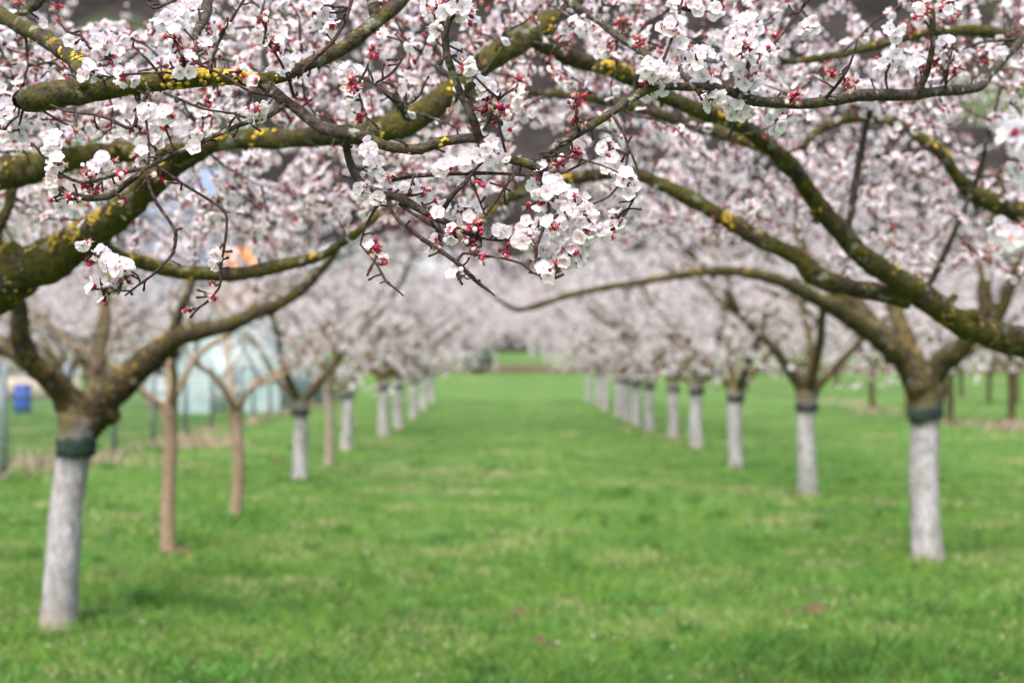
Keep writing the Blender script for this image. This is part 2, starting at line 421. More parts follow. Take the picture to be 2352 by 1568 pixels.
# ------------------------------------------------------------------ ground
def sheet(name, xs, ys, zf, mat):
    X, Y = np.meshgrid(xs, ys); Z = zf(X, Y); V = np.stack([X, Y, Z], -1).reshape(-1, 3)
    nx, ny = len(xs), len(ys); i, j = np.meshgrid(np.arange(nx - 1), np.arange(ny - 1))
    q = np.stack([j * nx + i, j * nx + i + 1, (j + 1) * nx + i + 1, (j + 1) * nx + i], -1).reshape(-1, 4)
    return mesh_obj(name, raw_mesh(name, V, q.ravel(), np.full(len(q), 4), [mat]))
xs = np.unique(np.concatenate([np.linspace(-420, -30, 40), np.linspace(-30, 30, 121), np.linspace(30, 420, 40)]))
ys = np.unique(np.concatenate([np.linspace(-60, 0, 12), np.linspace(0, 60, 121), np.linspace(60, 200, 80)]))
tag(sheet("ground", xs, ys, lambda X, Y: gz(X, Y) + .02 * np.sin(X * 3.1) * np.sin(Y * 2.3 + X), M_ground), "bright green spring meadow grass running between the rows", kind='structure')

# grass blades (one mass)
def blades(name, n, dmin, dmax, h0, h1, wd, mat, xlim=None, pts=None, lab=None):
    if pts is None:
        u = rng.random(n); d = 1 / (1 / dmin + u * (1 / dmax - 1 / dmin)); half = .46 * d + 2.2
        x = rng.uniform(-1, 1, n) * half
    else: x, d = pts[:, 0], pts[:, 1]; n = len(pts)
    tall = np.array([mnoise.noise(Vector((a * 1.3, b * 1.3, 0))) for a, b in zip(x[::1], d[::1])]) if n < 400000 else 0
    z = gz(x, d) + .02 * np.sin(x * 3.1) * np.sin(d * 2.3 + x)
    h = rng.uniform(h0, h1, n) * (1 + .9 * np.clip(tall, 0, 1)); a = rng.uniform(0, math.pi, n); sc = np.maximum(1, d / 9)
    wv = np.stack([np.cos(a), np.sin(a), np.zeros(n)], -1) * (wd * sc * rng.uniform(.6, 1.4, n))[:, None]
    lean = rng.normal(size=(n, 3)) * h[:, None] * .45; lean[:, 2] = 0
    p = np.stack([x, d, z - .005], -1)
    V = np.stack([p - wv, p + wv, p + lean * .4 + wv * .7 + np.array([0, 0, 1]) * (h * .6)[:, None], p + lean + np.array([0, 0, 1]) * h[:, None]], 1).reshape(-1, 3)
    base = np.arange(n)[:, None] * 4
    L = (base + np.array([0, 1, 2, 3])).ravel()
    o = mesh_obj(name, raw_mesh(name, V, L, np.full(n, 4), [mat], smooth=False)); return tag(o, lab, kind='stuff')
blades("grass", 390000, 4.3, 50, .025, .07, .0035, M_blade, lab="short lush green grass covering the orchard floor")
def clumps(n, dmin, dmax, k0, k1, r, xs_=None):
    out = []
    for i in range(n):
        d = 1 / (1 / dmin + rng.random() * (1 / dmax - 1 / dmin)); x = rng.uniform(-1, 1) * (.44 * d + .4); k = rng.integers(k0, k1); rr = r * rng.uniform(.5, 1.5)
        out.append(np.stack([rng.normal(x, rr * 1.5, k), rng.normal(d, rr, k)], -1))
    return np.concatenate(out)
M_tuft = mat_simple("lush_tuft", (.080, .210, .030), .7, .35, .45, 3)
M_pale = mat_simple("pale_grass", (.33, .34, .16), .75, .35, .25, 3)
base = [np.stack([rng.normal(x, .13, 90), rng.normal(y, .1, 90)], -1) for x, y in [(-2.43, 7.8), (3.08, 10.3), (-2.5, 10.8), (3.3, 15.3), (-2.5, 13.3), (3.2, 19.3), (-2.43, 17.2), (3.25, 23.7), (-6.1, 17.5), (-6.1, 20)]]
blades("grass_tufts", 0, 0, 0, .04, .10, .005, M_tuft, pts=np.concatenate([clumps(230, 5.4, 24, 15, 80, .05)] + base), lab="darker lush tufts standing up out of the meadow grass")
blades("pale_grass", 0, 0, 0, .02, .05, .006, M_pale, pts=clumps(260, 5.6, 30, 60, 300, .15), lab="pale dry blades lying in patches of the meadow grass")
# far wheel track / road and the strip beyond it
def strip(name, y0, y1, x0, x1, mat, lab, dz=.02):
    xs_ = np.linspace(x0, x1, 60); ys_ = np.linspace(y0, y1, 8)
    return tag(sheet(name, xs_, ys_, lambda X, Y: gz(X, Y) + dz + .02 * np.sin(X * 3.1) * np.sin(Y * 2.3 + X) + .03 * np.sin(X * 1.7), mat), lab, kind='structure')
strip("dirt_track", 100, 122, -60, 60, M_soil, "dark brown bare earth track crossing behind the far end of the rows", .06)
# bare soil spots
def soil(px, py, wx, wy):
    d = 1.45 * FPX / (py - 830); c = P(px, py, d); mb = MB(); v = [(0, 0, .05)]; f = []; n = 22
    for r in (.4, .75, 1.0):
        for k in range(n):
            a = 2 * math.pi * k / n; q = r * (1 + .3 * mnoise.noise(Vector((math.cos(a) * 2, math.sin(a) * 2, px))))
            v.append((wx * q * math.cos(a), wy * q * math.sin(a), -.012 + .035 * (1 - r * r) + .012 * mnoise.noise(Vector((a * 5, r * 9, px))) - (.03 if r == 1 else 0)))
    for k in range(n):
        k2 = (k + 1) % n; f.append((0, 1 + k, 1 + k2))
        for r in range(2): f.append((1 + r * n + k, 1 + (r + 1) * n + k, 1 + (r + 1) * n + k2, 1 + r * n + k2))
    mb.add(v, f); o = mb.build("bare_soil", [M_soil]); o.location = (c[0], c[1], float(gz(c[0], c[1])) + .015)
    tag(o, "small patch of bare brown soil in the grass", kind='structure')
for a in [(1195, 1418, .13, .09), (1243, 1487, .10, .07), (1870, 1408, .22, .10), (1870, 1132, .16, .14), (640, 1060, .15, .12), (420, 1272, .15, .1)]: soil(*a)
# hills behind
def hillz(X, Y):
    D = np.hypot(X, Y); t = np.clip((D - 185) / 330, 0, 1)
    s = t * t * (3 - 2 * t) * .35 + t * .65
    ang = np.arctan2(X, Y)
    return 3.6 + s * (165 + 22 * np.sin(ang * 2.2 + 1)) + 4 * np.sin(X * .03) * np.sin(Y * .021) * t
A = np.linspace(math.radians(-110), math.radians(110), 160); Rr = np.linspace(170, 560, 60)
AA, RR = np.meshgrid(A, Rr); X = RR * np.sin(AA); Y = RR * np.cos(AA); Z = np.where(RR < 186, hillz(X, Y) - (186 - RR) * .4 - np.where(Y < 60, 3.6, 0), hillz(X, Y))
V = np.stack([X, Y, Z], -1).reshape(-1, 3); nx = len(A); i, j = np.meshgrid(np.arange(nx - 1), np.arange(len(Rr) - 1))
q = np.stack([j * nx + i, (j + 1) * nx + i, (j + 1) * nx + i + 1, j * nx + i + 1], -1).reshape(-1, 4)[:, ::-1]
m, t, b = newmat("hillside"); co = nd(t, 'ShaderNodeTexCoord').outputs['Object']
n1 = noise_n(t, co, .012, 4, .6); n2 = noise_n(t, co, .09, 6, .7); n3 = noise_n(t, co, .02, 2, .5)
c = ramp(t, n2.outputs[0], [(.3, (.009, .008, .008)), (.5, (.022, .020, .019)), (.72, (.046, .040, .037))]).outputs[0]
c = mixc(t, ramp(t, n1.outputs[0], [(.58, (0, 0, 0)), (.65, (.7,) * 3)]).outputs[0], c, (.08, .11, .05))
t.links.new(c, b.inputs['Base Color']); b.inputs['Roughness'].default_value = 1; b.inputs['Specular IOR Level'].default_value = 0
hill = mesh_obj("hillside", raw_mesh("hillside", V, q.ravel(), np.full(len(q), 4), [m]))
tag(hill, "dark brown wooded hillside rising behind the orchard", kind='structure')

# ------------------------------------------------------------------ trees
def empty(name, loc, label, cat, group=None):
    o = bpy.data.objects.new(name, None); o.location = loc; o.empty_display_size = .3; C.objects.link(o)
    return tag(o, label, cat, group)
def trunk_mesh(name, h=1.15, r=.10, lean=(0, 0), mat=M_trunk, flare=1.45, seg=18, bot=1.38, sd=0, pin=False):
    n = 26; u = np.linspace(0, 1, n); z = -.03 + u * (h + .03)
    px_ = lean[0] * u + .02 * np.sin(u * 4 + sd); py_ = lean[1] * u + .015 * np.cos(u * 5 + sd)
    if pin: px_ = px_ - px_[0] - (px_[-1] - px_[0]) * u; py_ = py_ - py_[0] - (py_[-1] - py_[0]) * u
    rr = r * (1 + (bot - 1) * np.exp(-u * 13) + (flare - 1) * np.clip((u - .78) / .22, 0, 1) ** 1.5)
    mb = MB(); tube(mb, np.stack([px_, py_, z], -1), rr, seg, .10, 0, True, 9 + sd * .1); return mb.mesh(name, [mat])
def band_mesh(name, z, hh, r, mat, lean=(0, 0), h=1.15, tilt=.0):
    seg = 32; mb = MB(); v = []
    for (dz, k) in ((-hh / 2, 1.0), (-hh / 2, 1.07), (-hh / 6, 1.04), (hh / 6, 1.07), (hh / 2, 1.05), (hh / 2, 1.0)):
        for s in range(seg):
            a = 2 * math.pi * s / seg; zz = z + dz + tilt * math.cos(a); u = zz / h
            rr = r * k * (1 + .05 * mnoise.noise(Vector((math.cos(a) * 3, math.sin(a) * 3, dz * 40 + z * 9)))); zz += .02 * mnoise.noise(Vector((math.cos(a) * 2, math.sin(a) * 2, 7 + (dz > 0) + z * 9)))
            v.append((lean[0] * u + .02 * math.sin(u * 4) + rr * math.cos(a), lean[1] * u + rr * math.sin(a), zz))
    f = [(k * seg + s, k * seg + (s + 1) % seg, (k + 1) * seg + (s + 1) % seg, (k + 1) * seg + s) for k in range(5) for s in range(seg)]
    mb.add(v, f); return mb.mesh(name, [mat])

def limb_path(az, h0, R, H, bend, r0, n=7, start=.0):
    """vase-shaped scaffold limb leaving the crotch: x outward, z up"""
    u = np.linspace(0, 1, n); rad = R * (u ** .9); z = h0 + (H - h0) * (u ** bend)
    da = np.cumsum(rng.normal(0, .07, n)); da -= da[0]
    a = az + da
    p = np.stack([rad * np.cos(a), rad * np.sin(a), z], -1) + rng.normal(size=(n, 3)) * .035 * (u > .05)[:, None]
    return np.concatenate([p, (r0 * (1 - .78 * u ** .8))[:, None]], 1)

def make_variant(k, h=1.12, R=2.5, H=3.3, ntarget=330, spacing=.055, nl=5, blossom=True, rtr=.098, trunkmat=M_trunk, bark=None, band=True, fsize=.0165, skip=.15, per=3, r_limb=.058, bandz=1.0, seeds=None, Lo=1.12):
    """returns dict of part meshes in local coordinates (base of tree at origin)"""
    if seeds is not None:
        global rng; rng = np.random.default_rng(seeds)
    bark = bark or M_bough2; out = []; sk = Skel(); sk.add(np.array([[0, 0, h]]))
    az0 = rng.uniform(0, 6.28)
    for i in range(nl):
        az = az0 + i * 2 * math.pi / nl + rng.normal(0, .15)
        lp = limb_path(az, h - .08, R * rng.uniform(.7, .95), H * rng.uniform(.72, .95), rng.uniform(.62, .95), r_limb * rng.uniform(.85, 1.1))
        mb = MB(); s = spline(lp, .12); tube(mb, s[:, :3], s[:, 3], 8, .12, 0, True, 12); sk.add(s[2:, :3])
        for q in range(rng.integers(2, 5)):
            u = rng.uniform(.25, .8); ii = int(u * len(s)); a0 = s[ii, :3]; rr = s[ii, 3] * .6
            out_dir = np.array([math.cos(az), math.sin(az), .5]); sd_ = rng.normal(size=3) * .8; sd_[2] = abs(sd_[2]) * .7
            dr = out_dir * .5 + sd_; dr /= np.linalg.norm(dr); L = R * rng.uniform(.25, .5)
            pp = np.array([a0, a0 + dr * L * .5 + rng.normal(size=3) * .05, a0 + dr * L + np.array([0, 0, rng.uniform(-.05, .25)])])
            pp = np.concatenate([pp, np.array([rr, rr * .7, rr * .3])[:, None]], 1); s2 = spline(pp, .1)
            tube(mb, s2[:, :3], s2[:, 3], 6, .1, 0, True, 12); sk.add(s2[1:, :3], .2)
        out.append(('bough', mb.mesh('bough', [bark])))
    T = []
    while len(T) < ntarget:
        p = rng.uniform(-1, 1, 3)
        if math.hypot(p[0], p[1]) ** 3 + abs(p[2]) ** 4 > 1: continue
        x, y = p[0] * R * 1.12, p[1] * R * 1.12; z = (Lo + H * 1.08) / 2 + p[2] * (H * 1.08 - Lo) / 2
        rad = math.hypot(x, y)
        if z < h + .45 and rad < .9: continue
        if z < Lo + .95 * max(0, rad - 1.7): continue
        if mnoise.noise(Vector((x * 1.1, y * 1.1, z * 1.1 + k))) < -.24: continue
        if rad < .6 and z < h + .9: continue
        T.append((x, y, z))
    tw = grow(sk, np.array(T), step=.10, jit=.02, pen=.15)
    mb = MB(); twig_mesh(mb, tw, .0034, .0016, 3, .009); out.append(('twigs', mb.mesh('twigs', [M_bough2])))
    if blossom:
        pos, ax = flowers_on(tw, spacing, .022, .1, per, skip)
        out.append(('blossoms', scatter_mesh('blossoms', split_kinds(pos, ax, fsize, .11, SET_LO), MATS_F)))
    out.append(('trunk', trunk_mesh('trunk', h, rtr, (rng.normal(0, .03), rng.normal(0, .03)), trunkmat, 1.4, sd=k, pin=True)))
    if band: out.append(('glue_band', band_mesh('glue_band', bandz - .03, .085, rtr * 1.20, M_band2, (0, 0), h)))
    return out
def place(parts, loc, rz, sc, label, group, name='apricot_tree'):
    root = empty(name, loc, label, 'tree', group); root.rotation_euler = (0, 0, rz); root.scale = (sc, sc, sc)
    tr = None; todo = []
    for nm, me in parts:
        o = bpy.data.objects.new(nm, me); C.objects.link(o); todo.append((nm, o))
        if nm == 'trunk': tr = o
        if nm in ('twigs', 'blossoms'): o['kind'] = 'stuff'
    for nm, o in todo: o.parent = tr if (nm == 'glue_band' and tr) else root
    return root

VAR = [make_variant(k, seeds=100 + k, h=1.10 + .05 * (k % 3), R=2.75, H=3.5 + .1 * (k % 2), ntarget=760, spacing=.042, fsize=.0165, per=4, skip=.25, nl=4 + k % 3, bandz=.97 + .03 * (k % 2)) for k in range(5)]
VFAR = [make_variant(9 + k, seeds=200 + k, h=1.1, R=2.8, H=3.6, ntarget=420, spacing=.065, nl=5, fsize=.025, per=4, skip=.25, band=False) for k in range(2)]
VBARK = make_variant(20, seeds=300, h=1.3, R=2.7, H=3.7, ntarget=330, spacing=.065, nl=5, fsize=.025, per=4, band=False, trunkmat=M_bough2, rtr=.085)
ORD = ['first', 'second', 'third', 'fourth', 'fifth', 'sixth', 'seventh', 'eighth', 'ninth', 'tenth', 'eleventh', 'twelfth', 'thirteenth', 'fourteenth', 'fifteenth', 'sixteenth', 'seventeenth', 'eighteenth']

def row_x(px, d): return (px - 1152) / FPX * d
# right-hand row beyond the near one : (px of trunk, base y)
G_R, G_L = "limewashed apricot trees of the right-hand row", "apricot trees of the left-hand row"
right = [(1855, 1140), (1690, 1075), (1600, 1030), (1547, 1005), (1492, 990), (1462, 978), (1440, 968), (1420, 957)]
for i, (px, py) in enumerate(right):
    d = 1.45 * FPX / (py - 830); x = row_x(px, d)
    place(VAR[(i * 2 + 1) % 5], (x, d, float(gz(x, d))), rng.uniform(0, 6.28), rng.uniform(.96, 1.05) * (1.0 if i else .97),
          f"blossoming apricot tree with white trunk, {ORD[i + 1]} from the front in the right-hand row", G_R)
d = 38.5
for i in range(3):
    d += 4.2; x = 3.1
    place(VFAR[i % 2], (x + rng.normal(0, .08), d, float(gz(x, d))), rng.uniform(0, 6.28), rng.uniform(.95, 1.08),
          f"far limewashed apricot tree at the end of the right-hand row, {ORD[i + 9]} trunk from the front", G_R)
left = [(690, 1105, 'W'), (795, 1033, 'W'), (880, 1001, 'W'), (916, 986, 'W'), (950, 963, 'W'), (972, 940, 'W')]
for i, (px, py, kk) in enumerate(left):
    d = 1.45 * FPX / (py - 830); x = row_x(px, d)
    place(VAR[(i * 3) % 5], (x, d, float(gz(x, d))), rng.uniform(0, 6.28), [.9, .92, .97, 1, 1, 1][i],
          ["apricot tree with forked limewashed trunk behind the two thin brown-stemmed trees on the left",
           "limewashed apricot tree just right of the thin pale-stemmed tree in the left-hand row",
           "left one of the two limewashed trunks standing close together in the left-hand row",
           "right one of the two limewashed trunks standing close together in the left-hand row",
           "bright white-trunked tree right after the close pair in the left-hand row",
           "small white-trunked far tree, second after the close pair in the left-hand row"][i], G_L)
d = 45
for i in range(1):
    d += 4.4; x = -2.45
    place(VFAR[(i + 1) % 2], (x + rng.normal(0, .08), d, float(gz(x, d))), rng.uniform(0, 6.28), rng.uniform(.95, 1.08),
          f"far blurred apricot tree, the last one closing the left-hand row", G_L)
# young trees in the left row
YA = make_variant(31, seeds=41, h=1.15, R=1.35, H=2.7, ntarget=70, spacing=.09, nl=4, rtr=.054, trunkmat=M_young, bark=M_young, band=False, r_limb=.032, skip=.5, per=2)
M_palestem = mat_bark("pale_stem_bark", (.14, .11, .09), (.38, .32, .26), (.28, .24, .10), .2, .8)
YC = make_variant(33, seeds=47, h=1.1, R=1.5, H=2.6, ntarget=90, spacing=.08, nl=4, rtr=.062, trunkmat=M_palestem, bark=M_young, band=False, r_limb=.032, skip=.4, per=2)
YB = make_variant(32, seeds=44, h=1.05, R=1.5, H=2.4, ntarget=46, spacing=.1, nl=5, rtr=.055, trunkmat=M_young, bark=M_young, band=False, r_limb=.03, skip=.75, per=2)
def dpy(py): return 1.45 * FPX / (py - 830)
for (px, py, vr, lab) in [(390, 1270, YA, "young apricot tree with peeling orange-brown stem beside the near left white trunk"),
                          (542, 1185, YB, "thin brown-stemmed young tree with nearly bare limbs in front of the plastic tunnel"),
                          (755, 1068, YC, "thin pale-stemmed young tree between two white trunks in the left-hand row")]:
    d = dpy(py); x = row_x(px, d); place(vr, (x, d, float(gz(x, d))), 1.2 if vr is YB else 2.2, 1.0, lab, G_L)
# side rows to the right with unpainted trunks
for i, (px, py, lab) in enumerate([(2325, 982, "dark bare-trunked tree at the right edge of the photo, behind the right-hand row"), (2183, 975, "brown bare-trunked tree just right of the near right white trunk, one row behind"),
                              (2005, 944, "brown bare-trunked tree seen between the first and second white trunks of the right row"), (2090, 962, "brown unpainted trunk half hidden behind the near right white trunk"), (2275, 925, "slim tree farther back, leaning left between two dark trunks at the right edge")]):
    d = dpy(py); x = row_x(px, d); place(VBARK, (x, d, float(gz(x, d))), rng.uniform(0, 6.28), rng.uniform(.95, 1.1), lab, "unpainted trees behind the right-hand row")
G_B = "blossoming trees in the orchard rows behind"
def back(x, y, s=1.0, v=None, lab=None):
    place(v or VFAR[int(rng.integers(0, 2))], (x, y, float(gz(x, y))), rng.uniform(0, 6.28), s, lab, G_B)
for ri, rx in enumerate((11.5, 18, 26, 34)):
    n_ = 0
    y = [58, 40, 47, 52][ri]
    while y < 98:
        if not (rx < 12 and y < 46): n_ += 1; back(rx + rng.normal(0, .9), y + rng.uniform(-1.2, 1.2), rng.uniform(.9, 1.25), VBARK, f"brown-trunked blurred tree, {ORD[n_ - 1]} from the front in the {['second', 'third', 'fourth', 'fifth'][ri]} row rightwards")
        y += rng.uniform(5.0, 11)
for ri, rx in enumerate((-12.5, -19, -26)):
    n_ = 0
    y = 52 if rx > -20 else 56
    while y < 98:
        n_ += 1; back(rx + rng.normal(0, .3), y, rng.uniform(1.0, 1.25), None, f"blurred blossoming tree beyond the fence, {ORD[n_ - 1]} from the front in the {ORD[ri]} row there"); y += rng.uniform(5.5, 7)
for i in range(16):
    back(-38 + i * 5.2 + rng.normal(0, .6), 128 + rng.uniform(-4, 4), rng.uniform(1.5, 2.1), None, f"tall distant blossoming tree behind the earth track, {ORD[i]} from the left")
for x_, y_, l_ in [(-10.4, 25.5, 'nearest of the blossom trees beyond the wire fence, at the far left edge'), (-9.6, 31.5, 'blossoming tree beyond the fence, hidden behind the near left white trunk'), (-13.4, 35, 'blossoming tree beyond the fence, just left of the blue barrel'), (-12.6, 43.5, 'blossoming tree beyond the fence, right of the blue barrel'), (-9.4, 54, 'blossoming tree directly behind the plastic tunnel'), (-16.5, 47, 'blossoming tree behind the blue barrel, in front of the beige wall')]:
    back(x_, y_, 1.1, VAR[int(abs(x_)) % 5], l_)
for i in range(14):
    back(-42 + i * 6.6 + rng.normal(0, .8), 150 + rng.uniform(-4, 4), rng.uniform(2.0, 2.6), None, f"rearmost tall blossoming tree at the foot of the hill, {ORD[i]} from the left")
place(VFAR[0], (-.42, 101, float(gz(0, 101))), .4, 1.55, "pale-trunked blossoming tree standing alone in the gap at the far end of the lane", G_B)
# ------------------------------------------------------------------ near trees (traced boughs)
rng = np.random.default_rng(11)
def trace(rows):                      # rows: (px, py, depth, r_px) -> points + radius in metres
    out = []
    for px, py, d, r in rows:
        out.append((*P(px, py, d), r / FPX * d))
    return np.array(out)
def lichen_on(pts, rad, n, parent, thr=.42, size=.0055, root=np.zeros(3)):
    mb = MB(); k = 0; tries = 0
    T = np.gradient(pts, axis=0); T /= np.linalg.norm(T, axis=1)[:, None]
    while k < n and tries < n * 9:
        tries += 1; i = rng.integers(0, len(pts)); a = rng.normal(size=3); a[2] = abs(a[2]) * .8 if rng.random() < .8 else a[2]
        a -= T[i] * a.dot(T[i]); a /= np.linalg.norm(a) + 1e-9; i2 = min(i + 1, len(pts) - 1); fr_ = rng.random(); p = pts[i] * (1 - fr_) + pts[i2] * fr_ + a * rad[i] * .98
        if mnoise.noise(Vector(p * 7)) + .6 * mnoise.noise(Vector(p * 31)) < thr: continue
        s = min(size, rad[i] * .3 + .001) * rng.uniform(.4, 1.2); h = np.cross(a, rng.normal(size=3)); h /= np.linalg.norm(h); w_ = np.cross(a, h); m_ = 6
        v = [p + a * s * .35] + [p + (h * math.cos(q) + w_ * math.sin(q)) * s * rng.uniform(.8, 1.2) + a * s * .16 for q in np.arange(m_) * 2 * math.pi / m_] + [p + (h * math.cos(q) + w_ * math.sin(q)) * s * .8 - a * s * .3 for q in np.arange(m_) * 2 * math.pi / m_]
        mb.add(v, [(0, 1 + q, 1 + (q + 1) % m_) for q in range(m_)] + [(1 + q, 7 + q, 7 + (q + 1) % m_, 1 + (q + 1) % m_) for q in range(m_)], 0); k += 1
    if k: 
        mb.build('lichen', [M_lichen], parent, True)['kind'] = 'stuff'
BP = []
RMi = RM.T
def to_px(p):
    c = (p - CAM) @ RM; return np.stack([1176 + c[:, 0] / -c[:, 2] * FPX, 784 - c[:, 1] / -c[:, 2] * FPX, -c[:, 2]], -1)
def in_front(p, pad=9, keep=.12):
    q = to_px(p); B = np.array(BP); hit = np.zeros(len(p), bool)
    for k in range(0, len(p), 2000):
        a = q[k:k + 2000]; d2 = (a[:, None, 0] - B[None, :, 0]) ** 2 + (a[:, None, 1] - B[None, :, 1]) ** 2
        hit[k:k + 2000] = ((d2 < (B[None, :, 3] + pad) ** 2) & (a[:, None, 2] < B[None, :, 2] + .05)).any(1)
    return hit & (rng.random(len(p)) > keep)
class Near:
    def __init__(s, loc, label, group):
        s.loc = np.array(loc, float); s.root = empty('apricot_tree', loc, label, 'tree', group); s.sk = Skel(); s.px = []; s.spur = MB()
    def bough(s, rows, mat=None, rough=.22, name='bough', lich=0, step=.018, seg=None, extra=None, keep=True, spurs=0):
        t = trace(rows)
        if extra is not None: t = np.vstack([np.array(extra, float), t])
        if max(a[3] for a in rows) > 12.5: BP.extend(spline(np.array(rows, float), 12).tolist())
        t[:, :3] -= s.loc; sp = spline(t, step if t[:, 3].max() > .008 else .012)
        r = np.maximum(sp[:, 3], .0012); p = sp[:, :3].copy()
        amp = min(.3 * r.max(), .004)
        if r.max() > .005:
            cum = np.concatenate(([0], np.cumsum(np.linalg.norm(np.diff(p, axis=0), axis=1)))); o_ = rng.uniform(0, 50)
            r = r * np.array([1 + .16 * mnoise.noise(Vector((c_ * 9 + o_, 0, 0))) + .10 * mnoise.noise(Vector((c_ * 27 + o_, 3, 0))) for c_ in cum])
            amp *= 1.5
        for i in range(len(p)):
            q = Vector((p[i] + s.loc) * (14 if r.max() < .008 else 6)); p[i] += np.array(mnoise.noise_vector(q)) * amp
        mb = MB(); sg = seg or (16 if r.max() > .015 else (10 if r.max() > .006 else 6))
        tube(mb, p, r, sg, rough, 0, True, 45 if r.max() < .012 else 17)
        m = mat or (M_bough if r.max() > .012 else (M_branch if r.max() > .0045 else M_twig))
        if r.max() > .010 and len(p) > 12:              # pruning knots and stubs
            for _ in range(int(cum[-1] / (.16 if r.max() < .03 else .28))):
                i = rng.integers(3, len(p) - 2); a = rng.normal(size=3); a[2] += .3; tg = p[i + 1] - p[i - 1]; tg /= np.linalg.norm(tg); a -= tg * a.dot(tg); a /= np.linalg.norm(a)
                kr = r[i] * rng.uniform(.28, .5); kl = r[i] * rng.uniform(1.05, 1.7)
                tube(mb, np.array([p[i] + a * r[i] * .3, p[i] + a * r[i] * .85 + tg * kr * .2, p[i] + a * kl]), [kr * 1.5, kr * 1.15, kr * .8], 9, .3, 0, True, 60)
        o = mb.build(name, [m], s.root)
        if lich: lichen_on(p, r, lich, o)
        if keep: s.sk.add(p[2::3]); s.px += [(a[0], a[1], a[2]) for a in rows]
        L = np.linalg.norm(np.diff(p, axis=0), axis=1).sum()
        for _ in range(int(L * spurs)):            # knobbly fruiting spurs
            i = rng.integers(1, len(p)); a = rng.normal(size=3); a /= np.linalg.norm(a); l = rng.uniform(.006, .022)
            q = np.array([p[i], p[i] + a * (r[i] + l * .5) + rng.normal(size=3) * .001, p[i] + a * (r[i] + l)])
            tube(s.spur, q, [.0019, .0015, .0018], 5, .2, 0, True, 200)
            b_ = np.array([q[2] - a * .001, q[2] + a * .0015, q[2] + a * .004]); tube(s.spur, b_, [.0018, .0024, .0005], 5, 0, 0)
        return p
    def depth_at(s, x, y):
        a = np.array(s.px); i = np.argmin((a[:, 0] - x) ** 2 + (a[:, 1] - y) ** 2); return a[i, 2]
G_N = "near apricot trees whose trunks stand outside the photo"
# ---- left near tree: trunk outside the frame
L0 = Near((-2.45, 4.35, 0), "near apricot tree whose mossy boughs and sharp white blossom hang in from the upper left", G_N)
tr = mesh_obj('trunk', trunk_mesh('trunk', 1.12, .12, (0.03, 0), sd=3), L0.root)
mesh_obj('glue_band', band_mesh('glue_band', .98, .1, .13, M_band), tr)
b = L0.bough
CR = lambda x, y, z, r: (x, y, z, r)
b([(-60, 700, 3.75, 58), (0, 655, 3.65, 55), (70, 615, 3.6, 50), (130, 588, 3.55, 46), (205, 540, 3.5, 41), (275, 490, 3.45, 36), (345, 425, 3.4, 32), (410, 372, 3.35, 29), (470, 342, 3.3, 24), (540, 322, 3.25, 23), (640, 318, 3.2, 22), (740, 312, 3.1, 23), (830, 305, 3.1, 28), (905, 288, 3.1, 31), (965, 262, 3.1, 27), (1020, 225, 3.1, 27), (1075, 182, 3.15, 27), (1120, 140, 3.2, 27), (1165, 110, 3.25, 28), (1210, 85, 3.3, 28), (1262, 52, 3.35, 24), (1310, 12, 3.45, 20), (1350, -40, 3.6, 15)],
  extra=[CR(-2.43, 4.35, 1.05, .095), CR(-2.1, 4.15, 1.25, .08), CR(-1.75, 3.95, 1.42, .07)], lich=1500)
b([(-90, 420, 3.5, 40), (0, 400, 3.4, 38), (80, 385, 3.35, 33), (160, 362, 3.3, 28), (260, 352, 3.3, 24), (360, 352, 3.28, 22), (430, 350, 3.3, 18)],
  extra=[CR(-2.44, 4.35, 1.08, .08), CR(-2.2, 4.1, 1.5, .07), CR(-1.8, 3.8, 1.75, .055)], lich=400)
b([(205, 545, 3.5, 24), (267, 589, 3.6, 18), (333, 605, 3.65, 17), (433, 626, 3.7, 17), (533, 630, 3.7, 17), (633, 613, 3.7, 15), (733, 589, 3.7, 12), (800, 550, 3.7, 10), (850, 515, 3.7, 8), (890, 480, 3.7, 6)], lich=250)
b([(0, 625, 3.7, 17), (-10, 540, 3.7, 16), (20, 480, 3.7, 13), (30, 430, 3.7, 11)])
b([(-110, -20, 2.9, 24), (-40, 15, 2.75, 22), (0, 36, 2.62, 20), (50, 62, 2.55, 19), (133, 107, 2.42, 20), (187, 147, 2.33, 22), (212, 185, 2.26, 20)],
  extra=[CR(-2.42, 4.35, 1.1, .07), CR(-2.25, 4.05, 1.7, .055), CR(-1.8, 3.5, 2.15, .04)], lich=160, spurs=10)
b([(35, 38, 2.58, 9), (62, 22, 2.6, 11), (85, 8, 2.6, 12), (95, -20, 2.6, 12)])
b([(58, 229, 2.3, 25), (62, 229, 2.3, 29), (100, 222, 2.28, 30), (140, 215, 2.27, 31), (215, 206, 2.24, 29), (335, 195, 2.2, 24), (400, 188, 2.18, 21), (480, 183, 2.16, 18), (545, 182, 2.16, 17), (600, 186, 2.16, 17), (650, 173, 2.2, 15), (717, 150, 2.25, 15), (784, 117, 2.3, 17), (834, 77, 2.34, 17), (874, 43, 2.38, 17), (917, 7, 2.43, 15), (950, -40, 2.5, 14)], lich=500, spurs=14)
b([(868, 48, 2.38, 14), (860, 15, 2.38, 15), (848, -20, 2.4, 14)])
